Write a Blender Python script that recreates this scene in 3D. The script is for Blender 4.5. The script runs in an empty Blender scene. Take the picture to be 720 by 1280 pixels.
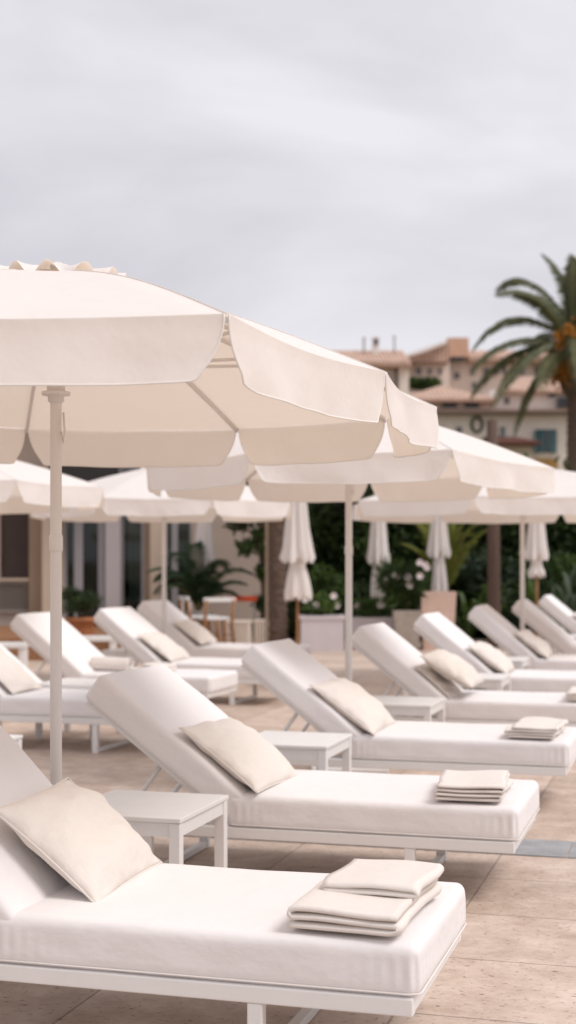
import bpy, bmesh, math, random
from mathutils import Vector, Matrix, noise
random.seed(7)
R = math.radians
scene = bpy.context.scene
C = scene.collection
F, EYE, HOR = 1800.0, 1.42, 698.0

# ------------------------------------------------------------------ camera
cam = bpy.data.cameras.new('camera'); co = bpy.data.objects.new('camera', cam); C.objects.link(co)
co.location = (0, 0, EYE); co.rotation_euler = (R(90), 0, 0)
cam.sensor_fit = 'HORIZONTAL'; cam.sensor_width = 36; cam.lens = 90
cam.shift_y = (HOR-640)/720.0
cam.clip_start = 0.1; cam.clip_end = 6000
cam.dof.use_dof = True; cam.dof.focus_distance = 4.6; cam.dof.aperture_fstop = 4.6
scene.camera = co

# ------------------------------------------------------------------ sky, sun, exposure
SUN_EL, SUN_AZ = 54, 114        # azimuth measured from +Y towards +X
w = bpy.data.worlds.new('World'); scene.world = w; w.use_nodes = True
nt = w.node_tree; nt.nodes.clear()
def wn(t): return nt.nodes.new(t)
out = wn('ShaderNodeOutputWorld'); bg = wn('ShaderNodeBackground'); bg.inputs['Strength'].default_value = 0.1
sky = wn('ShaderNodeTexSky'); sky.sky_type = 'NISHITA'; sky.sun_disc = False
sky.sun_elevation = R(SUN_EL); sky.sun_rotation = R(SUN_AZ)
tc = wn('ShaderNodeTexCoord'); mp = wn('ShaderNodeMapping'); mp.inputs['Scale'].default_value = (1.0, 1.0, 2.3); mp.inputs['Location'].default_value=(.37,.1,.55)
n1 = wn('ShaderNodeTexNoise'); n1.inputs['Scale'].default_value = 2.7; n1.inputs['Detail'].default_value = 6; n1.inputs['Roughness'].default_value = .5
n1.inputs['Distortion'].default_value = .35
rp = wn('ShaderNodeValToRGB'); e = rp.color_ramp.elements
e[0].position = .38; e[0].color = (.69, .67, .715, 1); e[1].position = .60; e[1].color = (.88, .86, .90, 1)
ml = wn('ShaderNodeVectorMath'); ml.operation = 'SCALE'; ml.inputs['Scale'].default_value = 8.9
mx = wn('ShaderNodeMixRGB'); mx.inputs['Fac'].default_value = .93
L = nt.links.new
L(tc.outputs['Generated'], mp.inputs['Vector']); L(mp.outputs[0], n1.inputs['Vector']); L(n1.outputs['Fac'], rp.inputs[0])
L(rp.outputs[0], ml.inputs[0]); L(sky.outputs[0], mx.inputs[1]); L(ml.outputs[0], mx.inputs[2])
L(mx.outputs[0], bg.inputs['Color']); L(bg.outputs[0], out.inputs['Surface'])

sl = bpy.data.lights.new('sun', 'SUN'); sl.energy = 1.9; sl.angle = R(26); sl.color = (1, .95, .915)
so = bpy.data.objects.new('sun', sl); C.objects.link(so)
dv = Vector((math.sin(R(SUN_AZ))*math.cos(R(SUN_EL)), math.cos(R(SUN_AZ))*math.cos(R(SUN_EL)), math.sin(R(SUN_EL))))
so.rotation_euler = dv.to_track_quat('Z', 'Y').to_euler(); so.location = (0, 0, 30)
vs = scene.view_settings
vs.view_transform = 'Standard'; vs.look = 'None'; vs.exposure = 0.2; vs.gamma = 1; vs.use_curve_mapping = False

# ------------------------------------------------------------------ helpers
def at(px, d): return (px-360)*d/F                 # metres to the right at depth d
def zz(py, d): return EYE+(HOR-py)*d/F

def mat(name, col, rough=.7, spec=.3, var=0, vscale=8, bump=0, bscale=60, col2=None, bump2=0, b2scale=9, metallic=0, transl=None, stretch=(1,1,1)):
    m = bpy.data.materials.new(name); m.use_nodes = True
    t = m.node_tree; N = t.nodes; l = t.links.new
    b = N['Principled BSDF']
    b.inputs['Roughness'].default_value = rough; b.inputs['Specular IOR Level'].default_value = spec; b.inputs['Metallic'].default_value = metallic
    tcn = N.new('ShaderNodeTexCoord'); mpn = N.new('ShaderNodeMapping'); l(tcn.outputs['Object'], mpn.inputs[0]); mpn.inputs['Scale'].default_value = stretch
    c1 = (*col, 1); c2 = (*(col2 or tuple(x*(1-var) for x in col)), 1)
    if var or col2:
        n = N.new('ShaderNodeTexNoise'); n.inputs['Scale'].default_value = vscale; n.inputs['Detail'].default_value = 5; n.inputs['Roughness'].default_value=.6
        l(mpn.outputs[0], n.inputs['Vector'])
        r = N.new('ShaderNodeValToRGB'); r.color_ramp.elements[0].position = .35; r.color_ramp.elements[1].position = .65
        r.color_ramp.elements[0].color = c1; r.color_ramp.elements[1].color = c2
        l(n.outputs['Fac'], r.inputs[0]); l(r.outputs[0], b.inputs['Base Color']); src = r.outputs[0]
    else:
        b.inputs['Base Color'].default_value = c1; src = None
    prev = None
    for amt, sc in ((bump, bscale), (bump2, b2scale)):
        if amt:
            n = N.new('ShaderNodeTexNoise'); n.inputs['Scale'].default_value = sc; n.inputs['Detail'].default_value = 4
            l(mpn.outputs[0], n.inputs['Vector'])
            bp = N.new('ShaderNodeBump'); bp.inputs['Strength'].default_value = min(amt, 1); bp.inputs['Distance'].default_value = .6/sc
            l(n.outputs['Fac'], bp.inputs['Height'])
            if prev: l(prev.outputs[0], bp.inputs['Normal'])
            prev = bp
    if prev: l(prev.outputs[0], b.inputs['Normal'])
    if transl:
        tr = N.new('ShaderNodeBsdfTranslucent'); tr.inputs[0].default_value = (*transl[0], 1)
        ms = N.new('ShaderNodeMixShader'); ms.inputs[0].default_value = transl[1]
        if prev: l(prev.outputs[0], tr.inputs['Normal'])
        l(b.outputs[0], ms.inputs[1]); l(tr.outputs[0], ms.inputs[2]); l(ms.outputs[0], N['Material Output'].inputs['Surface'])
    return m

def weave(name, col, amt=.25, scale=420, **k):
    """cloth with soft creases"""
    return mat(name, col, rough=.9, spec=.12, bump=amt, bscale=scale, bump2=k.pop('crease', .35), b2scale=k.pop('cscale', 7), **k)

M = {}
M['sheet'] = weave('white_cushion_cloth', (.82, .785, .775), amt=.12, var=.03, vscale=3, crease=.10, cscale=5, stretch=(1, 1, 1.5))
M['pillow'] = weave('cream_pillow_linen', (.76, .695, .635), var=.03, vscale=30, crease=.25, cscale=9)
M['towel'] = mat('cream_towel_terry', (.79, .73, .68), rough=1, spec=.05, bump=.8, bscale=300, bump2=.12, b2scale=12, var=.02, vscale=26)
M['piping'] = mat('piping_seam', (.50, .46, .42), rough=.9)
M['zip'] = mat('dark_zip', (.22, .20, .18), rough=.8)
M['metal'] = mat('white_painted_metal', (.80, .78, .76), rough=.42, spec=.4, var=.05, vscale=5, bump=.06, bscale=180)
M['canopy'] = mat('cream_canopy_cloth', (.90, .88, .868), rough=.9, spec=.1, bump=.1, bscale=520, bump2=.10, b2scale=4, transl=((.94, .77, .60), .31), var=.02, vscale=3)
M['hem'] = mat('canopy_hem_tape', (.82, .78, .74), rough=.9)
M['pole'] = mat('offwhite_painted_pole', (.73, .69, .66), rough=.4, spec=.4, var=.06, vscale=3, stretch=(1, 1, .3))
M['steel'] = mat('dull_steel', (.38, .36, .33), rough=.45, metallic=.7)
M['strip'] = mat('blue_grey_stone', (.37, .372, .38), rough=.75, var=.25, vscale=7, bump=.4, bscale=60, stretch=(1,1,1))
M['earth'] = mat('dry_earth', (.26, .21, .15), rough=1, col2=(.18, .17, .10), vscale=.4, bump=.5, bscale=6)
M['wood'] = mat('tan_wood', (.36, .17, .07), rough=.6, var=.35, vscale=7, stretch=(6, 6, .6))
M['deck'] = mat('deck_timber', (.34, .17, .085), rough=.7, var=.3, vscale=4, stretch=(1, 14, 1), bump=.3, bscale=10)
M['terra'] = mat('terracotta', (.47, .19, .085), rough=.85, var=.22, vscale=6, bump=.2, bscale=50)
M['paleterra'] = mat('pale_terracotta', (.70, .51, .42), rough=.85, var=.12, vscale=7, bump=.2, bscale=50)
M['greypot'] = mat('grey_beige_pot', (.43, .37, .32), rough=.9, var=.2, vscale=8)
M['whitepot'] = mat('white_planter_paint', (.66, .60, .61), rough=.7, var=.08, vscale=3, bump=.1, bscale=30)
M['soil'] = mat('potting_soil', (.05, .035, .025), rough=1, bump=.8, bscale=30)
M['orange'] = mat('orange_lacquer', (.72, .10, .03), rough=.4, var=.1)
M['bark'] = mat('palm_bark', (.20, .135, .10), rough=1, col2=(.09, .06, .045), vscale=9, bump=1, bscale=14, stretch=(1, 1, 4))
M['twig'] = mat('thin_bark', (.13, .09, .06), rough=1, var=.3, bump=.6, bscale=30)
M['post'] = mat('brown_post', (.13, .085, .065), rough=.8, var=.3, vscale=6, stretch=(5, 5, .5))
def leafmat(name, a, b, tr): return mat(name, a, rough=.55, spec=.3, col2=b, vscale=3.5, transl=(tr, .22))
M['leaf_dark'] = leafmat('dark_leaf', (.018, .034, .012), (.04, .065, .018), (.06, .10, .02))
M['leaf_mid'] = leafmat('mid_leaf', (.04, .075, .02), (.075, .12, .03), (.12, .2, .03))
M['leaf_lime'] = leafmat('lime_leaf', (.12, .15, .025), (.19, .21, .04), (.30, .33, .05))
M['leaf_fresh'] = leafmat('fresh_leaf', (.07, .12, .03), (.13, .19, .05), (.2, .3, .05))
M['leaf_blue'] = leafmat('blue_green_leaf', (.03, .055, .035), (.06, .085, .045), (.08, .12, .05))
M['frond'] = leafmat('palm_leaf', (.075, .09, .042), (.15, .15, .075), (.16, .18, .06))
M['frond_dark'] = leafmat('fan_leaf_dark', (.02, .04, .02), (.04, .065, .03), (.06, .1, .03))
M['rachis'] = mat('palm_leaf_rib', (.20, .17, .07), rough=.7)
M['dates'] = mat('orange_dates', (.50, .20, .02), rough=.6, var=.45, vscale=9)
M['flower'] = mat('white_petals', (.78, .70, .68), rough=.8)
M['plaster'] = mat('beige_plaster', (.54, .44, .37), rough=.95, var=.09, vscale=1.2, bump=.2, bscale=40)
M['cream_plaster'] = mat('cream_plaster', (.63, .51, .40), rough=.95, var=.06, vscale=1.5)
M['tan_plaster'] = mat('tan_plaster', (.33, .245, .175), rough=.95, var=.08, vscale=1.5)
M['grey_plaster'] = mat('mauve_white_plaster', (.52, .475, .47), rough=.9, var=.06, vscale=1.5)
M['frame_grey'] = mat('grey_window_frame', (.42, .41, .43), rough=.5)
M['shutter_dark'] = mat('dark_brown_blind', (.075, .052, .045), rough=.7, var=.15, vscale=3)
M['louvre'] = mat('grey_beige_louvre', (.30, .26, .23), rough=.7)
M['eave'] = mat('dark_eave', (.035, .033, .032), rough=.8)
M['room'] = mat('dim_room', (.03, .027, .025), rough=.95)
M['curtain'] = mat('grey_green_curtain', (.21, .235, .215), rough=.95, var=.1)
M['stucco_pink'] = mat('pink_stucco', (.84, .71, .62), rough=.95, var=.12, vscale=.5, bump=.2, bscale=8)
M['stucco_pale'] = mat('pale_stucco', (.87, .81, .76), rough=.95, var=.10, vscale=.5)
M['stucco_cream'] = mat('cream_stucco', (.85, .76, .66), rough=.95, var=.12, vscale=.45)
M['stucco_orange'] = mat('orange_stucco', (.66, .42, .30), rough=.95, var=.1, vscale=.8)
M['cornice'] = mat('grey_cornice', (.27, .215, .18), rough=.9, var=.2, vscale=2)
M['shutter_teal'] = mat('teal_shutter', (.075, .145, .16), rough=.7, var=.2)
M['winwhite'] = mat('white_window_trim', (.60, .56, .56), rough=.7)
M['darkwin'] = mat('dark_glass', (.012, .014, .018), rough=.12, spec=.5)
M['awning'] = mat('maroon_awning', (.145, .06, .045), rough=.9, var=.15)
M['ochre'] = mat('ochre_panel', (.42, .24, .08), rough=.9, var=.2, vscale=2)

def glass(name, tint):
    m = bpy.data.materials.new(name); m.use_nodes = True; t = m.node_tree; N = t.nodes; N.clear()
    o = N.new('ShaderNodeOutputMaterial'); g = N.new('ShaderNodeBsdfGlossy'); g.inputs['Roughness'].default_value = .03
    tr = N.new('ShaderNodeBsdfTransparent'); tr.inputs[0].default_value = (*tint, 1)
    f = N.new('ShaderNodeFresnel'); f.inputs[0].default_value = 1.5; a = N.new('ShaderNodeMath'); a.operation = 'MULTIPLY_ADD'; a.inputs[1].default_value = .55; a.inputs[2].default_value = .01
    ms = N.new('ShaderNodeMixShader'); l = t.links.new
    l(f.outputs[0], a.inputs[0]); l(a.outputs[0], ms.inputs[0]); l(tr.outputs[0], ms.inputs[1]); l(g.outputs[0], ms.inputs[2]); l(ms.outputs[0], o.inputs[0])
    return m
M['glass'] = glass('window_glass', (.75, .8, .78))

# terracotta roof tiles
def tiles_mat():
    m = mat('roof_tiles', (.64, .44, .34), rough=.95, col2=(.48, .32, .25), vscale=1.6)
    t = m.node_tree; N = t.nodes; l = t.links.new; b = N['Principled BSDF']
    tcn = N.new('ShaderNodeTexCoord'); wv = N.new('ShaderNodeTexWave'); wv.bands_direction = 'X'; wv.inputs['Scale'].default_value = 1.3
    l(tcn.outputs['Object'], wv.inputs[0]); bp = N.new('ShaderNodeBump'); bp.inputs['Distance'].default_value = .08
    l(wv.outputs['Fac'], bp.inputs['Height']); l(bp.outputs[0], b.inputs['Normal']); return m
M['tiles'] = tiles_mat()

# travertine paving
def paving():
    m = bpy.data.materials.new('travertine_paving'); m.use_nodes = True; t = m.node_tree; N = t.nodes; l = t.links.new; b = N['Principled BSDF']
    b.inputs['Roughness'].default_value = .62; b.inputs['Specular IOR Level'].default_value = .35
    tcn = N.new('ShaderNodeTexCoord'); mpn = N.new('ShaderNodeMapping'); mpn.inputs['Rotation'].default_value = (0, 0, R(16)); mpn.inputs['Location'].default_value = (-.06, .155, 0)
    l(tcn.outputs['Object'], mpn.inputs[0])
    br = N.new('ShaderNodeTexBrick'); br.inputs['Scale'].default_value = 1; br.inputs['Brick Width'].default_value = .98; br.inputs['Row Height'].default_value = .655
    br.inputs['Mortar Size'].default_value = .0045; br.inputs['Mortar Smooth'].default_value = .3; br.offset = .0
    br.inputs['Color1'].default_value = (.67, .56, .485, 1); br.inputs['Color2'].default_value = (.53, .435, .365, 1); br.inputs['Mortar'].default_value = (.37, .305, .265, 1)
    l(mpn.outputs[0], br.inputs[0])
    n = N.new('ShaderNodeTexNoise'); n.inputs['Scale'].default_value = 5.0; n.inputs['Detail'].default_value = 9; n.inputs['Roughness'].default_value = .74; n.inputs['Distortion'].default_value = .15; l(mpn.outputs[0], n.inputs[0])
    r = N.new('ShaderNodeValToRGB'); r.color_ramp.elements[0].position = .3; r.color_ramp.elements[1].position = .72
    r.color_ramp.elements[0].color = (.70, .62, .56, 1); r.color_ramp.elements[1].color = (1.15, 1.14, 1.13, 1); l(n.outputs[0], r.inputs[0])
    mm = N.new('ShaderNodeMixRGB'); mm.blend_type = 'MULTIPLY'; mm.inputs[0].default_value = 1; l(br.outputs[0], mm.inputs[1]); l(r.outputs[0], mm.inputs[2])
    # small pits and veins
    mp2 = N.new('ShaderNodeMapping'); mp2.inputs['Scale'].default_value = (1, 1.5, 1); l(mpn.outputs[0], mp2.inputs[0])
    v = N.new('ShaderNodeTexNoise'); v.inputs['Scale'].default_value = 34; v.inputs['Detail'].default_value = 5; v.inputs['Roughness'].default_value = .65; l(mp2.outputs[0], v.inputs[0])
    r2 = N.new('ShaderNodeValToRGB'); r2.color_ramp.elements[0].position = .33; r2.color_ramp.elements[1].position = .41
    r2.color_ramp.elements[0].color = (.36, .30, .26, 1); r2.color_ramp.elements[1].color = (1, 1, 1, 1); l(v.outputs[0], r2.inputs[0])
    m2 = N.new('ShaderNodeMixRGB'); m2.blend_type = 'MULTIPLY'; m2.inputs[0].default_value = .85; l(mm.outputs[0], m2.inputs[1]); l(r2.outputs[0], m2.inputs[2])
    l(m2.outputs[0], b.inputs['Base Color'])
    bp = N.new('ShaderNodeBump'); bp.inputs['Strength'].default_value = .5; bp.inputs['Distance'].default_value = .004; l(r2.outputs[0], bp.inputs['Height'])
    bp2 = N.new('ShaderNodeBump'); bp2.inputs['Strength'].default_value = .8; bp2.inputs['Distance'].default_value = .004; bp2.invert = True; l(br.outputs['Fac'], bp2.inputs['Height']); l(bp.outputs[0], bp2.inputs['Normal'])
    l(bp2.outputs[0], b.inputs['Normal']); return m
M['paving'] = paving()

# ---- mesh building
def link(name, bm, m, parent=None, smooth=False):
    me = bpy.data.meshes.new(name); bm.normal_update(); bm.to_mesh(me); bm.free()
    mats = m if isinstance(m, (list, tuple)) else [m]
    for q in mats: me.materials.append(q)
    if smooth:
        for p in me.polygons: p.use_smooth = True
    o = bpy.data.objects.new(name, me); C.objects.link(o)
    if parent: o.parent = parent
    return o
def empty(name, loc, rz=0):
    o = bpy.data.objects.new(name, None); o.empty_display_size = .2; C.objects.link(o); o.location = loc; o.rotation_euler = (0, 0, rz); return o
def tag(o, label=None, cat=None, group=None, kind=None):
    for k, v in (('label', label), ('category', cat), ('group', group), ('kind', kind)):
        if v: o[k] = v
    return o
def box(bm, x0, x1, y0, y1, z0, z1, bev=0, mi=0):
    vs_ = [bm.verts.new((x, y, z)) for z in (z0, z1) for y in (y0, y1) for x in (x0, x1)]
    fs = []
    for q in ((0, 2, 3, 1), (4, 5, 7, 6), (0, 1, 5, 4), (2, 6, 7, 3), (0, 4, 6, 2), (1, 3, 7, 5)):
        f = bm.faces.new([vs_[i] for i in q]); f.material_index = mi; fs.append(f)
    if bev:
        es = list({e_ for f in fs for e_ in f.edges})
        bmesh.ops.bevel(bm, geom=es, offset=bev, segments=2, profile=.5, affect='EDGES')
def B(*a, **k):
    bm = bmesh.new(); box(bm, *a, **k); return bm
def tube(bm, pts, rad, n=10, cap=True, mi=0):
    pts = [Vector(p) for p in pts]; rs = rad if isinstance(rad, (list, tuple)) else [rad]*len(pts)
    rings = []; up = Vector((0, 0, 1)); t0 = (pts[1]-pts[0]).normalized()
    if abs(t0.dot(up)) > .95: up = Vector((1, 0, 0))
    a = t0.cross(up).normalized()
    for i, p in enumerate(pts):
        t = (pts[min(i+1, len(pts)-1)]-pts[max(i-1, 0)]).normalized()
        a = (a-t*a.dot(t)).normalized(); b = t.cross(a)
        rings.append([bm.verts.new(p+(a*math.cos(k*2*math.pi/n)+b*math.sin(k*2*math.pi/n))*rs[i]) for k in range(n)])
    for i in range(len(rings)-1):
        for k in range(n):
            f = bm.faces.new((rings[i][k], rings[i][(k+1) % n], rings[i+1][(k+1) % n], rings[i+1][k])); f.smooth = True; f.material_index = mi
    if cap:
        bm.faces.new(rings[0][::-1]); bm.faces.new(rings[-1])
def lathe(bm, prof, n=32, fn=None, mi=0, cx=0, cy=0):
    rings = []
    for i, (r, z) in enumerate(prof):
        rr = []
        for k in range(n):
            a = 2*math.pi*k/n; q = r*(fn(a, z, i) if fn else 1)
            rr.append(bm.verts.new((cx+q*math.cos(a), cy+q*math.sin(a), z)))
        rings.append(rr)
    for i in range(len(rings)-1):
        for k in range(n):
            f = bm.faces.new((rings[i][k], rings[i][(k+1) % n], rings[i+1][(k+1) % n], rings[i+1][k])); f.smooth = True; f.material_index = mi
    return rings
def rbox(lx, ly, lz, r, nx, ny, nz, disp=None):
    """rounded box centred on origin, made of a fine grid so cloth can be shaped"""
    bm = bmesh.new(); cache = {}
    def V(i, j, k):
        key = (i, j, k)
        if key not in cache:
            def ax(t, n_, l_):                        # denser towards edges
                u = t/n_*2-1; u = math.sin(u*math.pi/2)*.55+u*.45; return u*l_/2
            p = Vector((ax(i, nx, lx), ax(j, ny, ly), ax(k, nz, lz)))
            q = Vector((max(-lx/2+r, min(lx/2-r, p.x)), max(-ly/2+r, min(ly/2-r, p.y)), max(-lz/2+r, min(lz/2-r, p.z))))
            d = p-q
            if d.length > 1e-9: p = q+d.normalized()*r
            nrm = d.normalized() if d.length > 1e-9 else Vector((0, 0, 0))
            if disp: p = disp(p, nrm)
            cache[key] = bm.verts.new(p)
        return cache[key]
    def quad(a, b, c, d):
        try: bm.faces.new((V(*a), V(*b), V(*c), V(*d))).smooth = True
        except ValueError: pass
    for i in range(nx):
        for j in range(ny):
            quad((i, j, nz), (i+1, j, nz), (i+1, j+1, nz), (i, j+1, nz)); quad((i, j, 0), (i, j+1, 0), (i+1, j+1, 0), (i+1, j, 0))
    for i in range(nx):
        for k in range(nz):
            quad((i, 0, k), (i+1, 0, k), (i+1, 0, k+1), (i, 0, k+1)); quad((i, ny, k), (i, ny, k+1), (i+1, ny, k+1), (i+1, ny, k))
    for j in range(ny):
        for k in range(nz):
            quad((0, j, k), (0, j, k+1), (0, j+1, k+1), (0, j+1, k)); quad((nx, j, k), (nx, j+1, k), (nx, j+1, k+1), (nx, j, k+1))
    bmesh.ops.remove_doubles(bm, verts=bm.verts, dist=.0004)
    return bm
def nz3(p, s, seed=0): return noise.noise(Vector((p[0]*s+seed*7.3, p[1]*s-seed*3.1, p[2]*s+seed)))
def copy_tree(o, parent=None):
    c = o.copy(); C.objects.link(c); c.parent = parent
    for ch in list(o.children): copy_tree(ch, c)
    return c
def kids(o, base): return [c for c in o.children if c.name.split('.')[0] == base]

# ------------------------------------------------------------------ ground
bm = bmesh.new(); vsx = [bm.verts.new(p) for p in ((-3000, -500, -.02), (3000, -500, -.02), (3000, 5000, -.02), (-3000, 5000, -.02))]; bm.faces.new(vsx)
tag(link('ground', bm, M['earth']), kind='structure')
bm = bmesh.new(); vsx = [bm.verts.new(p) for p in ((-14, -4, 0), (16, -4, 0), (16, 25.2, 0), (-14, 25.2, 0))]; bm.faces.new(vsx)
tag(link('patio', bm, M['paving']), kind='structure')
ROT = -R(16.0); UX = Vector((math.cos(ROT), math.sin(ROT), 0)); UY = Vector((-math.sin(ROT), math.cos(ROT), 0))
# blue-grey stone band crossing the patio
o0 = Vector((1.32, 6.82, .004)); bm = bmesh.new()
for i in range(-9, 8):
    a = o0+UX*(i*.62+.003); b = o0+UX*(i*.62+.617)
    bm.faces.new([bm.verts.new(p) for p in (a, b, b+UY*.40, a+UY*.40)])
tag(link('paving_strip', bm, M['strip']), kind='structure')

# ------------------------------------------------------------------ lounger
# local frame: +x towards the foot, +y away from the viewer; origin on the ground at the lounger's middle
WID = .80; HW = WID/2; PIV = -.25; ZT = .40
def make_lounger():
    root = empty('sun_lounger', (0, 0, 0))
    bm = bmesh.new()
    for s in (-1, 1):
        y0 = s*HW-(.04 if s > 0 else 0); box(bm, -.98, .992, y0, y0+.04, .21, .258, bev=.004)
    box(bm, .954, .990, -HW+.041, HW-.041, .212, .256, bev=.003); box(bm, -.978, -.942, -HW+.041, HW-.041, .212, .256, bev=.003)
    for i in range(14):
        x = -.9+i*.135; box(bm, x, x+.05, -HW+.041, HW-.041, .236, .252)
    link('frame', bm, M['metal'], root)
    for x in (.555, -.62):
        for s in (-1, 1):
            y0 = s*(HW-.022)-.02
            link('leg', B(x-.022, x+.022, y0, y0+.04, .0, .2095, bev=.004), M['metal'], root)
        link('floor_bar', B(x-.018, x+.018, -HW+.043, HW-.043, .003, .033, bev=.003), M['metal'], root)
    # seat cushion
    lx = 1.255; cz = .3265
    def disp(p, n):
        q = p.copy()
        ex, ey = lx/2-abs(p.x), HW-abs(p.y)
        top = max(0, p.z)/.07
        q.z += .006*top*(1-math.exp(-min(ex, ey)*14))+.006*nz3(p, 2.2)*top + .0006*nz3(p, 11, 3)
        if p.z < .04:                                 # sheet gathers at the corners
            g = math.exp(-(ex+ey)*9)
            amp = .0045*g*(.3+.7*(1-abs(p.z)/.07))
            q += Vector((n.x, n.y, 0))*amp*math.sin((p.x*1.1+p.y*.9)*150)
        q += Vector((n.x, n.y, 0))*(.004*nz3((p.x, p.y, p.z*.6), 4, 2)+.0008*nz3((p.x*.6, p.y*.6, p.z), 15, 5))
        return q
    bm = rbox(lx, WID-.006, .145, .030, 96, 60, 12, disp)
    bmesh.ops.translate(bm, verts=bm.verts, vec=(PIV+lx/2+.005, 0, cz)); sc_ = link('seat_cushion', bm, M['sheet'], root, True)
    x0_, x1_, hy, rr_ = PIV+.005, PIV+lx+.005, HW-.003, .03; pts = []
    for (cx, cy, a0) in ((x1_-rr_, hy-rr_, 0), (x0_+rr_, hy-rr_, 90), (x0_+rr_, -hy+rr_, 180), (x1_-rr_, -hy+rr_, 270)):
        for k in range(6):
            a = R(a0+k*18); pts.append((cx+(rr_+.0015)*math.cos(a), cy+(rr_+.0015)*math.sin(a), .270+.0006*math.sin(len(pts)*1.7)))
    pts.append(pts[0]); bm = bmesh.new(); tube(bm, pts, .0022, 6, cap=False); link('seam', bm, M['hem'], sc_)
    # backrest cushion: its own origin at the pivot, +x up the slope when rotated
    LB = .895; T = .135
    def disp2(p, n):
        q = p.copy(); ex, ey = LB/2-abs(p.x), HW-abs(p.y); top = max(0, p.z)/(T/2)
        q.z += .007*top*(1-math.exp(-min(ex, ey)*13))+.007*nz3(p, 2.6, 9)*top
        q += Vector((n.x, n.y, 0))*(.004*nz3(p, 4, 11)+.0007*nz3(p, 15, 12)); q.z += .0007*nz3(p, 11, 4)
        return q
    bm = rbox(LB, WID-.01, T, .024, 70, 60, 12, disp2)
    bmesh.ops.translate(bm, verts=bm.verts, vec=(-LB/2+.03, 0, T/2+.022))
    bk = link('backrest_cushion', bm, M['sheet'], root, True)
    bk.location = (PIV+.0, 0, .262)
    z = .046; h = HW-.014; xs = (-LB+.034, .026); r = .035; pts = []
    for (cx, cy, a0) in ((xs[0]+r, h-r, 90), (xs[0]+r, -h+r, 180), (xs[1]-r, -h+r, 270), (xs[1]-r, h-r, 0)):
        for k in range(6):
            a = R(a0+k*18); pts.append((cx+(r+.002)*math.cos(a), cy+(r+.002)*math.sin(a), z+.001*math.sin(len(pts)*2.1)))
    pts.append(pts[0]); bm = bmesh.new(); tube(bm, pts, .0032, 6, cap=False); link('piping', bm, M['piping'], bk)
    bm = bmesh.new()
    for s in (-1, 1): box(bm, -LB+.05, .02, s*(HW-.06)-.014, s*(HW-.06)+.014, -.004, .021)
    for i in range(8): box(bm, -LB+.06+i*.115, -LB+.1+i*.115, -HW+.0745, HW-.0745, .0, .016)
    bf = link('backrest_frame', bm, M['metal'], root); bf.location = bk.location
    bm = bmesh.new()
    for s in (-1, 1): tube(bm, [(-.36, s*(HW-.10), .36), (-.78, s*(HW-.10), .235)], .014, 8)
    tube(bm, [(-.78, -HW+.10, .235), (-.78, HW-.10, .235)], .014, 8)
    link('support_strut', bm, M['metal'], root)
    return root
def set_back(root, ang):
    for nme in ('backrest_cushion', 'backrest_frame'):
        for c in kids(root, nme): c.rotation_euler = (0, R(ang), 0)
    for c in kids(root, 'support_strut'):            # strut meets the backrest wherever it leans
        a = R(ang); tx, tz = PIV-.42*math.cos(a), .262+.42*math.sin(a)
        me = c.data.copy(); c.data = me
        # move the upper ends
        up = [v for v in me.vertices if v.co.x > -.5]
        for v in up: v.co.x += tx+.36; v.co.z += tz-.36-.012
proto = make_lounger()

def foot_corner(n):        # near foot corner of row lounger n (1 = nearest)
    return Vector((.336+.597*(n-1), 3.79+2.095*(n-1), 0))
def centre(fc): return fc-UX*1.0+UY*HW
shift = {1: 0, 2: 0, 3: .02, 4: .15, 5: .20, 6: .34, 7: .52, 8: .60, 9: 1.05}
angs = {1: 45, 2: 37, 3: 38, 4: 39, 5: 39.5, 6: 40, 7: 40, 8: 40, 9: 40}
lab = {1: 'nearest white sun lounger, cut by the bottom left edge of the photo',
 2: 'white sun lounger second from the front, its whole backrest and pillow in view',
 3: 'third white sun lounger of the main row, behind the lounger with the large backrest',
 4: 'fourth white sun lounger of the main row, two pillows leaning on it',
 5: 'fifth white sun lounger of the main row, in front of the pale terracotta pot',
 6: 'sixth white sun lounger of the main row, just left of the parasol pole',
 7: 'seventh white sun lounger of the main row, standing behind the right hand parasol pole',
 8: 'eighth white sun lounger of the main row, second from its far end',
 9: 'farthest white sun lounger at the right edge, in front of dark plants'}
loungers = {}
for n in range(1, 10):
    o = proto if n == 1 else copy_tree(proto)
    c = centre(foot_corner(n)+Vector((shift[n], 0, 0))); o.location = c; o.rotation_euler = (0, 0, ROT); loungers[n] = c.copy()
    tag(o, lab[n], 'sun lounger', 'white sun loungers set out on the patio')
bfeet = {11: (-.98, 10.35), 12: (-.68, 12.4), 13: (-.12, 13.8), 14: (.05, 16.3)}
bl = {11: 'white sun lounger at the left edge with a folded cover on its backrest',
 12: 'white sun lounger of the left row crossed by the near parasol pole',
 13: 'white sun lounger of the left row with a cream pillow, left of the thin pole',
 14: 'farthest white sun lounger of the left row, behind the thin parasol pole'}
for n, (x, y) in bfeet.items():
    o = copy_tree(proto); c = centre(Vector((x, y, 0))); o.location = c; o.rotation_euler = (0, 0, ROT); loungers[n] = c.copy()
    tag(o, bl[n], 'sun lounger', 'white sun loungers set out on the patio'); angs[n] = {11: 38, 12: 39, 13: 39, 14: 39}[n]
    o['_n'] = n
roots = [o for o in C.objects if o.name.startswith('sun_lounger')]
for o in roots:
    k = min(loungers, key=lambda q: (loungers[q]-o.location).length)
    if '_n' in o: del o['_n']
    set_back(o, angs[k])

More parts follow.
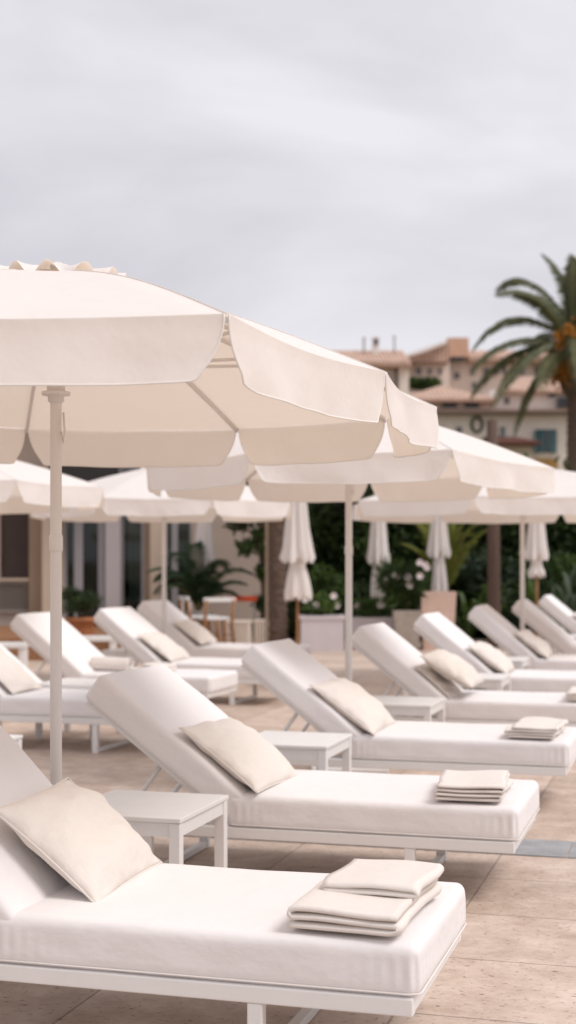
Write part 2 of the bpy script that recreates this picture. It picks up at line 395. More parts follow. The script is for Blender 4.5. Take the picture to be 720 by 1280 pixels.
# ------------------------------------------------------------------ side tables
def make_table():
    root = empty('side_table', (0, 0, 0)); W_, D_ = .257, .29
    bm = bmesh.new(); box(bm, -W_, W_, -D_, D_, .42, .438, bev=.003)
    link('table_top', bm, M['metal'], root)
    bm = bmesh.new()
    box(bm, -W_+.012, W_-.012, -D_+.008, -D_+.026, .365, .4195); box(bm, -W_+.012, W_-.012, D_-.026, D_-.008, .365, .4195)
    box(bm, -W_+.01, -W_+.028, -D_+.027, D_-.027, .365, .4192); box(bm, W_-.028, W_-.01, -D_+.027, D_-.027, .365, .4192)
    link('apron', bm, M['metal'], root)
    for sx in (-1, 1):
        for sy in (-1, 1):
            x = sx*(W_-.026); y = sy*(D_-.026); link('leg', B(x-.022, x+.022, y-.022, y+.022, 0, .4185, bev=.003), M['metal'], root)
    return root
tproto = make_table()
tl = {1: 'nearest white side table, beside the pillow of the front lounger', 2: 'white side table in front of the third lounger',
 3: 'white side table in front of the lounger with two pillows', 4: 'small far white side table, fourth from the front', 5: 'white side table far back behind the cream pillow, fifth of its row',
 6: 'white side table at the far end beside the last loungers'}
first = True
for n in range(1, 8):
    if n == 6: continue
    o = tproto if first else copy_tree(tproto); first = False
    p = foot_corner(n)-UX*1.42+UY*1.655+Vector(((shift[n]+shift[n+1])/2+(.08 if n in (3, 4) else 0)+(.1 if n == 4 else 0), 0, 0))
    o.location = p; o.rotation_euler = (0, 0, ROT)
    tag(o, tl[n if n < 6 else 6], 'side table', 'white side tables between the loungers')
for (x, y, t) in ((at(100, 11.5), 11.5, 'white side table in the left row, below the rolled towel'), (at(150, 14.2), 15.6, 'white side table between the two far loungers on the left'), (-1.80, 7.8, 'white side table at the left edge behind the front backrest')):
    o = copy_tree(tproto); o.location = (x, y, 0); o.rotation_euler = (0, 0, ROT); tag(o, t, 'side table', 'white side tables between the loungers')

# ------------------------------------------------------------------ pillows
def pillow_mesh(w_=.50, h_=.40, t_=.13, seed=1, nu=46, nv=38):
    bm = bmesh.new(); top = {}; bot = {}
    for i in range(nu+1):
        for j in range(nv+1):
            u = i/nu*2-1; v = j/nv*2-1
            bulge = (max(0, 1-abs(u)**2.6)**.62)*(max(0, 1-abs(v)**2.6)**.62)
            x = u*w_/2*(1-.055*(1-abs(u)**2)*0-.05*(1-v*v)*abs(u)); y = v*h_/2*(1-.06*(1-u*u)*abs(v))
            edge = 1-max(abs(u), abs(v))
            wr = .017*nz3((u*1.6, v*1.6, 0), 1.4, seed)+.007*math.sin(14*(u+.3*v)+seed)*max(0, 1-edge*5)*(abs(v) > .5)+.006*nz3((u, v, 0), 3.5, seed+3)+.006*max(0, -u-.1)*math.sin(9*v+4*u+seed)
            z = t_/2*bulge
            P = (x, y, z+wr*min(1, edge*9)); top[i, j] = bm.verts.new(P)
            if i in (0, nu) or j in (0, nv): bot[i, j] = top[i, j]
            else: bot[i, j] = bm.verts.new((x, y, -z*.75+wr*.4*min(1, edge*9)))
    for i in range(nu):
        for j in range(nv):
            bm.faces.new((top[i, j], top[i+1, j], top[i+1, j+1], top[i, j+1])).smooth = True
            bm.faces.new((bot[i, j], bot[i, j+1], bot[i+1, j+1], bot[i+1, j])).smooth = True
    ring = [top[i, 0].co.copy() for i in range(nu+1)]+[top[nu, j].co.copy() for j in range(1, nv+1)]+[top[i, nv].co.copy() for i in range(nu-1, -1, -1)]+[top[0, j].co.copy() for j in range(nv-1, -1, -1)]
    return bm, ring
def pillow(loc, ang, rz, label, seed, w_=.40, h_=.50, t_=.13, roll=0, name='pillow', m='pillow', group='cream pillows leaning on the loungers', lie=0):
    root_bm, ring = pillow_mesh(w_, h_, t_, seed)
    o = link(name, root_bm, M[m], None, True)
    bm = bmesh.new(); tube(bm, ring, .0035, 6, cap=False); link('piping', bm, M[m], o)
    o.matrix_world = Matrix.Translation(loc) @ Matrix.Rotation(rz, 4, 'Z') @ Matrix.Rotation(R(ang), 4, 'Y') @ Matrix.Rotation(R(roll), 4, 'Z')
    o.rotation_mode = 'XYZ'
    return tag(o, label, 'pillow', group)
def on_back(n, along, across, ang, label, seed, off=.0, **k):
    """rest a pillow against the backrest of lounger n; along = distance up the slope from the pivot"""
    a = R(angs[n]); c = loungers[n]
    T = .157+off
    lx = PIV-along*math.cos(a)+T*math.sin(a); lz = .262+along*math.sin(a)+T*math.cos(a)
    p = c+UX*lx+UY*across+Vector((0, 0, lz))
    return pillow(p, ang, ROT, label, seed, **k)
# pillow local x = up the slope
def lay(n, lx, ly, lz, ang, label, seed, **k):
    p = loungers[n]+UX*lx+UY*ly+Vector((0, 0, lz)); return pillow(p, ang, ROT, label, seed, **k)
lay(1, -.165, .07, .535, 39, 'large cream pillow on the nearest lounger, against its backrest', 1, w_=.43, h_=.57, t_=.17, roll=2)
lay(2, -.275, -.08, .535, 36, 'cream pillow on the second lounger, above its bare white seat', 2, w_=.45, h_=.63, t_=.16, roll=-3)
lay(3, -.285, -.08, .54, 36, 'cream pillow on the third lounger, beside the middle parasol pole', 3, w_=.47, h_=.64, t_=.17, roll=-1)
on_back(4, .17, -.10, 42, 'thin cream pillow pressed flat against the backrest of the fourth lounger', 4, off=.02, t_=.07, w_=.38, h_=.56)
on_back(4, .16, -.12, 30, 'plump cream pillow in front of the thin one on the fourth lounger', 5, off=.15, t_=.18, w_=.44, h_=.58)
on_back(5, .17, -.10, 36, 'plump cream pillow on the fifth lounger', 6, off=.06, t_=.16, w_=.42, h_=.58)
on_back(6, .17, -.10, 38, 'cream pillow on the sixth lounger, left of the far parasol pole', 7, off=.06, t_=.15, w_=.42, h_=.58)
on_back(8, .22, -.10, 38, 'cream pillow on the eighth lounger by the right edge', 8, off=.06, t_=.14, w_=.42, h_=.58)
on_back(11, .24, -.10, 40, 'large thin cream pillow on the lounger at the left edge', 9, off=.05, t_=.09, w_=.50)
on_back(13, .17, -.10, 36, 'cream pillow on the left row lounger that stands before the thin pole', 10, off=.06, t_=.14, w_=.44, h_=.58)
on_back(14, .20, -.10, 36, 'cream pillow on the farthest lounger of the left row', 11, off=.06, t_=.14, w_=.44, h_=.58)

# ------------------------------------------------------------------ folded towels
def ribbon(bm, path, th, y0, y1, ny, seed, soft=.004):
    """thick cloth strip following a 2-D path (x, z), extruded in y"""
    n = len(path); rows = []
    for j in range(ny+1):
        y = y0+(y1-y0)*j/ny; row = []
        for i, (x, z) in enumerate(path):
            a = path[max(0, i-1)]; b = path[min(n-1, i+1)]
            dx, dz = b[0]-a[0], b[1]-a[1]; l_ = math.hypot(dx, dz) or 1; nx_, nz_ = -dz/l_, dx/l_
            wx = soft*2.2*nz3((z*14, y*6, 0), 1, seed)+soft*2.2*nz3((z*26, y*2.2, 3), 1, seed+2); wz = (soft*.4*nz3((x*7, y*6, z*50), 1, seed)+soft*1.6*nz3((x*5, y*3.5, seed), 1, seed))*min(1, z*16)
            yy = y+(.006*nz3((x*9, z*60, j), 1, seed+5) if j in (0, ny) else 0)
            ends = th/2*(.55 if j in (0, ny) else 1)
            row.append((bm.verts.new((x+wx+nx_*ends, yy, z+wz+nz_*ends)), bm.verts.new((x+wx-nx_*ends, yy, z+wz-nz_*ends))))
        rows.append(row)
    def q(*v):
        bm.faces.new(v).smooth = True
    for j in range(ny):
        for i in range(n-1):
            a, b, c, d = rows[j][i], rows[j][i+1], rows[j+1][i+1], rows[j+1][i]
            q(a[0], b[0], c[0], d[0]); q(a[1], d[1], c[1], b[1])
        for i in (0, n-1):
            a, d = rows[j][i], rows[j+1][i]; q(*((a[0], d[0], d[1], a[1]) if i == 0 else (a[0], a[1], d[1], d[0])))
    for j in (0, ny):
        for i in range(n-1):
            a, b = rows[j][i], rows[j][i+1]; q(*((a[0], a[1], b[1], b[0]) if j == 0 else (a[0], b[0], b[1], a[1])))
def serp(w_, layers, th, seed, gap=.0015):
    rnd = random.Random(seed); pts = []; step = th+gap
    for k in range(layers):
        z = th/2+.001+k*step; n = 14
        xl = -w_/2+rnd.uniform(0, .022); xr = w_/2-rnd.uniform(0, .022)
        xs = [xl+(xr-xl)*i/n for i in range(n+1)]
        if k % 2: xs = xs[::-1]
        for x in xs: pts.append((x, z+.0050*math.sin(x*19+k*.35+seed)*(k+.15)/layers))
        if k < layers-1:
            s = -1 if k % 2 else 1; x0 = xs[-1]
            for a in (-60, -35, -12, 12, 35, 60): pts.append((x0+s*(step*.75)*math.cos(R(a)), z+step/2+step/2*math.sin(R(a))))
    return pts
def towel(n, x, y, label, seed, big=False, w_=.29, dp=.50, rz=0, z=None):
    bm = bmesh.new(); th = .0150
    if big:
        ribbon(bm, serp(w_, 3, .0195, seed), .0195, -dp/2, dp/2, 30, seed, soft=.008)
        bm2 = bmesh.new(); ribbon(bm2, serp(w_*.92, 2, .015, seed+4), .015, -.055, dp/2-.005, 22, seed+3, soft=.007)
        for v in bm2.verts:
            v.co.z += .0655; v.co.x += .012
            v.co.z -= .010*max(0, 1-(v.co.y+.055)/.05)*1
        me = bpy.data.meshes.new('t'); bm2.to_mesh(me); bm2.free(); bm.from_mesh(me); bpy.data.meshes.remove(me)
    else:
        ribbon(bm, serp(w_, 4, th, seed), th, -dp/2, dp/2, 26, seed, soft=.007)
    for f in bm.faces: f.smooth = True
    o = link('folded_towel', bm, M['towel']); c = loungers[n]
    p = c+UX*x+UY*y; o.location = (p.x, p.y, ZT+.011 if z is None else z); o.rotation_euler = (0, 0, ROT+rz)
    return tag(o, label, 'towel', 'cream towels folded on the loungers')
towel(1, .80, -.115, 'cream towel folded in thick layers with a second fold on top, on the nearest lounger', 3, big=True, w_=.30, dp=.53, rz=R(-3))
towel(2, .785, -.13, 'neat stack of folded cream towel on the foot of the second lounger', 5, rz=R(3))
towel(3, .80, -.13, 'folded cream towel on the foot of the third lounger', 8, w_=.27, rz=R(-2))
towel(4, .80, -.13, 'folded cream towel at the right edge, on the fourth lounger', 11, w_=.27)
# rolled towel and a loose one on the left row
def roll_towel(p, rz, length, rad, label, seed):
    bm = bmesh.new(); path = []
    for k in range(60):
        a = k/60*2*math.pi*2.6; r_ = rad*(1-.62*k/60); path.append((r_*math.cos(-a-1.5), rad+r_*math.sin(-a-1.5)))
    ribbon(bm, path, .010, -length/2, length/2, 16, seed, soft=.006)
    o = link('rolled_towel', bm, M['towel']); o.location = p; o.rotation_euler = (0, 0, rz); return tag(o, label, 'towel', 'rolled towels')
c = loungers[12]; p = c+UX*(-.02)+UY*(-.12); roll_towel((p.x, p.y, ZT+.014), ROT+R(80), .40, .06, 'rolled cream towel below the backrest of the left lounger crossed by the pole', 2)
c = loungers[12]; towel(12, .42, -.10, 'small cream towel lying on the seat of the left lounger crossed by the pole', 14, w_=.22, dp=.3)

# ------------------------------------------------------------------ open parasols
def parasol(cx, cy, ring, label, seed, ze=2.035, za=2.46, drop=.17, apex_r=.2, pole_r=.021, frill=True):
    root = empty('parasol', (cx, cy, 0)); n = len(ring); NU, NV = 12, 14
    tag(root, label, 'parasol', 'open cream parasols over the loungers')
    V_ = [Vector((x, y, ze)) for x, y in ring]; top = Vector((0, 0, za))
    bm = bmesh.new()
    def rib_pt(a, s):                      # s: 0 at apex, 1 at the rim
        q = top.lerp(a, s); q.z -= .0*s; q.z += .035*math.sin(math.pi*s)
        return q
    grid = {}
    for e_ in range(n):
        a, b = V_[e_], V_[(e_+1) % n]
        for i in range(NU+1):
            u = i/NU
            for j in range(NV+1):
                s = .09+.91*j/NV
                pa, pb = rib_pt(a, s), rib_pt(b, s); q = pa.lerp(pb, u)
                q.z -= .014*math.sin(math.pi*u)*s*math.sin(math.pi*min(s, .8)*.6)
                if 0 < i < NU: q.z += .004*nz3(q, 4, seed)
                rim = math.sin(math.pi*u)*.025*s*s; q.x *= 1-rim; q.y *= 1-rim
                key = ((e_ % n), i, j) if i < NU else (((e_+1) % n), 0, j)
                if key not in grid: grid[key] = bm.verts.new(q)
    def g(e_, i, j): return grid[(e_ % n, i, j)] if i < NU else grid[((e_+1) % n, 0, j)]
    for e_ in range(n):
        for i in range(NU):
            for j in range(NV): bm.faces.new((g(e_, i, j), g(e_, i+1, j), g(e_, i+1, j+1), g(e_, i, j+1))).smooth = True
    can = link('canopy', bm, M['canopy'], root)
    # valances, one per side, with rounded lower corners
    for e_ in range(n):
        a, b = V_[e_], V_[(e_+1) % n]; L_ = (b-a).length; nrm = Vector(((b-a).y, -(b-a).x, 0)).normalized()
        if nrm.dot((a+b)/2) < 0: nrm = -nrm
        bm = bmesh.new(); hem = bmesh.new(); NC = max(10, int(L_*34)); NR = 8; G = {}
        for i in range(NC+1):
            u = i/NC; gap = .008/L_; uu = gap+(1-2*gap)*u
            base = rib_pt(a, 1).lerp(rib_pt(b, 1), uu); base.z -= .014*math.sin(math.pi*uu)*math.sin(math.pi*.8*.6)
            rim = math.sin(math.pi*uu)*.025; base.x *= 1-rim; base.y *= 1-rim
            dist = min(uu, 1-uu)*L_; cr = .06
            dd = drop if dist > cr else drop-(cr-math.sqrt(max(0, cr*cr-(cr-dist)**2)))*.9
            dd *= 1+.04*nz3((u*4, e_, 0), 1, seed)
            slant = (1 if u < .5 else -1)*max(0, 1-dist/.12)*.026     # lower edge pulls in at the notch
            for j in range(NR+1):
                t = j/NR; q = base.copy(); q.z -= dd*t
                wv = (.030*nz3((u*3.2*L_, e_*3.7, t*.5), 1, seed)+.013*nz3((u*8*L_, e_, t), 1, seed+2))*t
                q += nrm*(wv-.02*t*0+.012*t)+(b-a).normalized()*slant*t*t*2.2
                if j == 0: q += nrm*.003; q.z += .002
                G[i, j] = bm.verts.new(q)
        for i in range(NC):
            for j in range(NR): bm.faces.new((G[i, j], G[i+1, j], G[i+1, j+1], G[i, j+1])).smooth = True
        edge = [G[0, j].co.copy() for j in range(0, NR)]+[G[i, NR].co.copy() for i in range(NC+1)]+[G[NC, j].co.copy() for j in range(NR-1, -1, -1)]
        vl = link('valance', bm, M['canopy'], root)
        tube(hem, edge, .0028, 5); link('hem', hem, M['hem'], vl)
    for e_ in range(n):
        bm = bmesh.new(); a = V_[e_]; pts = [rib_pt(a, s)-Vector((0, 0, .016)) for s in (.05, .25, .45, .65, .85, .995)]
        tube(bm, pts, .0085, 6); link('rib', bm, M['pole'], root)
        bm = bmesh.new(); m_ = rib_pt(a, .62)-Vector((0, 0, .02)); d_ = Vector((a.x, a.y, 0)).normalized()*.04
        tube(bm, [Vector((d_.x, d_.y, ze+.075)), m_], .007, 6); link('strut', bm, M['pole'], root)
    bm = bmesh.new(); lathe(bm, [(.0, za+.03), (pole_r*1.0, za+.028), (pole_r, ze-.06), (pole_r, 1.1), (pole_r*1.02, 1.099), (pole_r*1.02, .04), (0, .04)], 18); link('pole', bm, M['pole'], root)
    bm = bmesh.new()
    for e_ in range(n): tube(bm, [rib_pt(V_[e_], s)+Vector((0, 0, .0015)) for s in (.10, .25, .4, .55, .7, .85, .998)], .0022, 5, cap=False)
    tube(bm, [rib_pt(V_[k % n], .10)+Vector((0, 0, .0015)) for k in range(n+1)], .0022, 5, cap=False)
    link('seam', bm, M['canopy'], can)
    bm = bmesh.new(); lathe(bm, [(pole_r+.0005, 1.505), (pole_r+.004, 1.50), (pole_r+.004, 1.45), (pole_r+.0005, 1.445)], 18); link('collar', bm, M['pole'], root)
    bm = bmesh.new(); lathe(bm, [(pole_r+.001, ze+.10), (.045, ze+.098), (.046, ze+.05), (.034, ze+.04), (.033, ze-.01), (.052, ze-.014), (.052, ze-.026), (.030, ze-.03), (.029, ze-.05), (pole_r+.001, ze-.052)], 20); link('runner', bm, M['pole'], root)
    bm = bmesh.new(); tube(bm, [(.03, -.02, ze-.09), (.036, -.03, ze-.16), (.03, -.032, ze-.2), (.022, -.024, ze-.16)], .004, 6); link('pull_loop', bm, M['pole'], root)
    bm = bmesh.new(); box(bm, -.25, .25, -.25, .25, .0, .05, bev=.008); lathe(bm, [(.05, .0505), (.045, .30), (.03, .31)], 16); link('base', bm, M['metal'], root)
    if frill:      # wavy vent cap
        bm = bmesh.new(); rg = []
        for k in range(97):
            a = k/96*2*math.pi; f = .5+.5*math.cos(a*13+.6+.5*math.sin(a*3)); row = []
            for j in range(6):
                t = j/5; r_ = .02+.235*t; z = za+.026-.085*t+(.055*f*t**2)-.006*t
                row.append(bm.verts.new((r_*math.cos(a), r_*math.sin(a), z)))
            rg.append(row)
        for k in range(96):
            for j in range(5): bm.faces.new((rg[k][j], rg[k+1][j], rg[k+1][j+1], rg[k][j+1])).smooth = True
        link('vent_cap', bm, M['canopy'], root)
    return root
ringA = [(-.72, -1.66), (.685, -1.57), (1.16, -.44), (1.44, .66), (1.27, 1.12), (.60, 1.62), (-.40, 1.62), (-1.50, .55), (-1.62, -.6)]
parasol(at(70, 5.2), 5.2, ringA, 'nearest and largest cream parasol, filling the upper left of the photo', 1)
ringB = [(.52, -1.47), (1.41, .23), (1.06, 1.10), (.22, 1.50), (-.72, 1.40), (-1.30, .72), (-1.33, -.15), (-.62, -1.22)]
parasol(at(436, 9.6), 9.6, ringB, 'cream parasol whose pole rises behind the third lounger', 2, pole_r=.023)
def reg(Rr, a0, n=8, j=0, seed=1):
    rnd = random.Random(seed); return [(Rr*math.cos(R(a0+k*360/n)), Rr*math.sin(R(a0+k*360/n))) for k in range(n)]
parasol(at(653, 16), 16, reg(2.0, -68), 'cream parasol at the right edge, over the far loungers', 3, pole_r=.026)
parasol(at(-68, 12.6)-.22, 12.5, reg(1.62, -48), 'cream parasol at the left edge, its pole out of the picture', 4)
parasol(at(205, 16), 16, reg(1.5, -66), 'cream parasol over the far loungers of the left row', 5, pole_r=.024)

# ------------------------------------------------------------------ closed parasols
def closed(px, d, hem_py, low_py, wpx, label, seed, wooden=True, top_z=2.75):
    x = at(px, d); root = empty('closed_parasol', (x, d, 0)); tag(root, label, 'parasol', 'closed parasols along the planting')
    s = d/F; rw = wpx*s/2; zh = zz(hem_py, d); zl = zz(low_py, d)
    rw *= .88; rnd = random.Random(seed)
    ph = rnd.random()*6
    def folds(a, z, i): return 1+.22*math.sin(7*a+ph+z*1.5)+.08*math.sin(13*a+ph*2)+.22*nz3((math.cos(a)*.8, math.sin(a)*.8, z*2.2), 1, seed)
    bm = bmesh.new()
    prof = [(.02, top_z), (.05, top_z-.06), (rw*.55, top_z-(top_z-zh)*.45), (rw*.85, zh+.16), (rw, zh+.03), (rw*.96, zh)]
    rings = lathe(bm, prof, 56, folds)
    for k, v in enumerate(rings[-1]): v.co.z += .05*math.sin(k*.9+ph)
    bm2 = bmesh.new()
    prof = [(rw*.62, zh+.10), (rw*.52, zh), (rw*.45, zh-.07), (rw*.52, zh-.15), (rw*.64, (zh+zl)/2-.05), (rw*.72, zl+.06), (rw*.70, zl)]
    r2 = lathe(bm2, prof, 56, folds)
    for k, v in enumerate(r2[-1]): v.co.z += .035*math.sin(k*1.1+ph)
    cn = link('canopy', bm, M['canopy'], root); link('lower_folds', bm2, M['canopy'], cn)
    bm = bmesh.new(); lathe(bm, [(rw*.42, zh-.06), (rw*.47, zh-.065), (rw*.47, zh-.105), (rw*.42, zh-.11)], 24); link('tie', bm, M['hem'], root)
    bm = bmesh.new(); lathe(bm, [(0, top_z+.06), (.022, top_z+.05), (.022, 0.05)], 12); link('pole', bm, M['wood' if wooden else 'pole'], root)
    bm = bmesh.new(); box(bm, -.22, .22, -.22, .22, 0, .06, bev=.01); link('base', bm, M['whitepot'], root)
closed(372, 20, 700, 748, 44, 'closed cream parasol on a wooden pole, left of the white planter', 1)
closed(473, 23.3, 702, 747, 30, 'closed cream parasol on a wooden pole, right of the white planter', 2)
closed(549, 23.2, 694, 741, 28, 'closed cream parasol in front of the tall pale terracotta pot', 3)
closed(671, 22.5, 697, 720, 30, 'closed cream parasol among dark plants near the right edge', 4)
closed(256, 23.2, 704, 712, 30, 'closed cream parasol in front of the beige wall', 5, wooden=False)

# ------------------------------------------------------------------ plants
def leaves(bm, n, c, rad, size, rnd, shape='ell', asp=.42, mi=0, shell=.25):
    c = Vector(c)
    for _ in range(n):
        while True:
            p = Vector((rnd.uniform(-1, 1), rnd.uniform(-1, 1), rnd.uniform(-1, 1)))
            if shape == 'box' or p.length < 1: break
        p = Vector((p.x*rad[0], p.y*rad[1], p.z*rad[2]))+c
        s = size*rnd.uniform(.6, 1.35); d = Vector((rnd.gauss(0, 1), rnd.gauss(0, 1), rnd.gauss(.2, .8))).normalized()
        sd = d.cross(Vector((rnd.gauss(0, 1), rnd.gauss(0, 1), rnd.gauss(0, 1)))).normalized()*asp*s
        nn = d.cross(sd).normalized()*s*.12
        a, b = bm.verts.new(p), bm.verts.new(p+d*s)
        m1, m2 = bm.verts.new(p+d*s*.45+sd*.5+nn), bm.verts.new(p+d*s*.45-sd*.5+nn)
        f = bm.faces.new((a, m1, b)); f.material_index = mi; f = bm.faces.new((a, b, m2)); f.material_index = mi
def bush(name, x, y, z, rx, ry, rz_, n, size, mats_, label, cat, seed, clumps=9, group=None, stem=True, asp=.42, root=None, flowers=0):
    rnd = random.Random(seed); top = root is None
    if top: root = empty(name, (x, y, z)); tag(root, label, cat, group); ox = oy = oz = 0
    bm = bmesh.new()
    for k in range(clumps):
        a = rnd.uniform(0, 6.28); r_ = rnd.uniform(.1, .75)
        c_ = (r_*rx*math.cos(a), r_*ry*math.sin(a), rz_*rnd.uniform(.45, 1.5)); f = rnd.uniform(.35, .6)
        leaves(bm, n//clumps, c_, (rx*f, ry*f, rz_*f*.9), size, rnd, mi=rnd.randrange(len(mats_)), asp=asp)
    link('foliage', bm, [M[q] for q in mats_], root)
    if stem:
        bm = bmesh.new()
        for k in range(5):
            a = rnd.uniform(0, 6.28); tube(bm, [(0, 0, -.02), (rx*.2*math.cos(a), ry*.2*math.sin(a), rz_*.6), (rx*.45*math.cos(a), ry*.45*math.sin(a), rz_*1.3)], [.03*rx+.008, .02*rx+.006, .005], 6)
        link('stem', bm, M['twig'], root)
    for k in range(flowers):
        bm = bmesh.new(); a = rnd.uniform(3.3, 6.1); c_ = Vector((rx*.9*math.cos(a), ry*.8*math.sin(a), rz_*rnd.uniform(1.0, 1.95)))
        for q in range(6):
            b_ = q*math.pi/3; d_ = Vector((math.cos(b_), -.25, math.sin(b_)))*.055
            t_ = Vector((-math.sin(b_), 0, math.cos(b_)))*.028
            bm.faces.new([bm.verts.new(v) for v in (c_, c_+d_*.6+t_, c_+d_*1.1+Vector((0, -.02, 0)), c_+d_*.6-t_)])
        link('flower', bm, M['flower'], root)
    return root
def frond(bm, pts, width, nl, mi_leaf=0, mi_rib=1, rr=.02, droop=.35, rnd=random, vee=.35, wl=.055):
    """pts: quadratic bezier control points p0,p1,p2"""
    p0, p1, p2 = map(Vector, pts)
    def bz(t): return p0*(1-t)**2+p1*2*t*(1-t)+p2*t*t
    def tg(t): return ((p1-p0)*2*(1-t)+(p2-p1)*2*t).normalized()
    rib = [bz(k/8) for k in range(9)]
    k0 = len(bm.faces); tube(bm, rib, [rr*(1-.8*k/8) for k in range(9)], 5, mi=mi_rib)
    for k in range(nl):
        t = .1+.9*k/(nl-1)*.995; c = bz(t); d = tg(t); up = Vector((0, 0, 1)); side = d.cross(up)
        if side.length < .05: side = Vector((1, 0, 0))
        side.normalize(); upn = side.cross(d).normalized()
        L_ = width*(math.sin(math.pi*min(.98, .12+.86*t))**.55)*rnd.uniform(.8, 1.1)
        for s in (-1, 1):
            e1 = c+(side*s*.72+d*.65+upn*vee)*L_*.55; e2 = c+(side*s*.8+d*.95+upn*vee*.2-Vector((0, 0, droop)))*L_
            wd = d*L_*wl+upn*.004
            f = bm.faces.new([bm.verts.new(v) for v in (c-wd*.5, c+wd*.5, e1+wd, e1-wd)]); f.material_index = mi_leaf
            f = bm.faces.new([bm.verts.new(v) for v in (e1-wd, e1+wd, e2)]); f.material_index = mi_leaf

def trunk_mesh(h, r0, r1, rings=22, lean=(0, 0), seed=1, ridge=.10):
    bm = bmesh.new(); rnd = random.Random(seed); rs = []; n = 18; K = rings*3
    for i in range(K+1):
        t = i/K; z = h*t; r_ = (r0+(r1-r0)*t)*(1+ridge*((i % 3 == 1)*1-.3)); cx_, cy_ = lean[0]*t*t, lean[1]*t*t
        rs.append([bm.verts.new((cx_+r_*math.cos(k*6.2832/n)*(1+.06*rnd.uniform(-1, 1)), cy_+r_*math.sin(k*6.2832/n)*(1+.06*rnd.uniform(-1, 1)), z)) for k in range(n)])
    for i in range(K):
        for k in range(n): bm.faces.new((rs[i][k], rs[i][(k+1) % n], rs[i+1][(k+1) % n], rs[i+1][k])).smooth = True
    bm.faces.new(rs[-1]); return bm

# big date palm on the right
D = 45.0
def w3(px, py, dd=0): return Vector((at(px, D+dd), D+dd, zz(py, D+dd)))
palm = empty('date_palm', (at(721, D), D, -.02)); tag(palm, 'tall date palm with arching fronds and orange date bunches at the right edge', 'palm tree')
inv = palm.location
crown = w3(716, 436)
rel = lambda v: Vector(v)-inv
link('trunk', trunk_mesh(crown.z-.1, .36, .28, 40, seed=4, ridge=.12), M['bark'], palm)
bm = bmesh.new(); lathe(bm, [(.3, crown.z-1.5), (.46, crown.z-1.2), (.52, crown.z-.6), (.42, crown.z-.1), (.1, crown.z+.15)], 22, lambda a, z, i: 1+.12*math.sin(a*9+i)); link('leaf_bases', bm, M['bark'], palm)
rnd = random.Random(12)
fr = [((684, 312), (716, 345), .8), ((628, 354), (672, 318), 1.2), ((617, 374), (672, 358), -.9), ((594, 434), (642, 366), .4), ((587, 468), (632, 408), -.6),
      ((594, 492), (640, 420), 1.0), ((609, 513), (650, 430), -1.3), ((647, 540), (668, 462), .6), ((716, 318), (722, 340), .2), ((742, 300), (735, 345), 1), ((764, 312), (742, 330), -.8),
      ((805, 350), (760, 320), .3), ((838, 400), (790, 350), 1), ((846, 452), (800, 385), -.7), ((838, 500), (798, 415), .8), ((812, 530), (785, 440), -.3), ((775, 545), (762, 450), .9),
      ((668, 352), (690, 352), 2.6), ((655, 500), (675, 440), -2.6), ((700, 500), (705, 400), -3.0), ((735, 500), (735, 400), -3.0), ((700, 380), (708, 350), 3.2), ((745, 400), (735, 350), 3.3), ((680, 440), (690, 385), 3.4)]
for i, (tip, ctl, dy) in enumerate(fr):
    bm = bmesh.new(); b0 = crown+Vector((rnd.uniform(-.15, .15), rnd.uniform(-.2, .2), rnd.uniform(-.2, .15)))
    t_ = w3(*tip); t_.y += dy; c_ = w3(*ctl); c_.y += dy*.5
    frond(bm, (rel(b0), rel(c_), rel(t_)), .50, 80, rr=.04, droop=.5, rnd=rnd, vee=.3, wl=.09); link('frond', bm, [M['frond'], M['rachis']], palm)
for k, (px, py, dy) in enumerate(((697, 430, -.5), (690, 445, -.2), (702, 462, -.5), (695, 470, -.1), (712, 448, -.7), (728, 452, -.6), (741, 462, -.3), (706, 424, -.6))):
    bm = bmesh.new(); e_ = w3(px, py); e_.y += dy
    tube(bm, [rel(crown), rel(crown.lerp(e_, .6)+Vector((0, 0, .25))), rel(e_+Vector((0, 0, .15)))], .03, 5)
    for q in range(90):
        a, b_, c_ = (rnd.gauss(0, .15) for _ in range(3)); ps = rel(e_+Vector((a, b_, c_*1.3)))
        mtx = Matrix.Translation(ps) @ Matrix.Diagonal((1, 1, 1.5, 1)); bmesh.ops.create_icosphere(bm, subdivisions=1, radius=.038, matrix=mtx); tube(bm, [rel(e_)+Vector((0, 0, .12)), ps], .006, 3)
    link('date_bunch', bm, M['dates'], palm)

# ------------------------------------------------------------------ poolside building on the left
D = 24.0; X = lambda px: at(px, 24.0); Z = lambda py: zz(py, 24.0)
bld = empty('poolside_building', (X(150), 24.0, 0)); tag(bld, 'low beige poolside building with dark glass doors behind the left loungers', 'building')
BO = bld.location.copy()
def bpart(name, m, boxes, parent=None, bev=0):
    bm = bmesh.new()
    for (x0, x1, y0, y1, z0, z1) in boxes: box(bm, x0-BO.x, x1-BO.x, y0-BO.y, y1-BO.y, z0, z1, bev=bev)
    return link(name, bm, M[m], parent or bld)
WT = 4.1
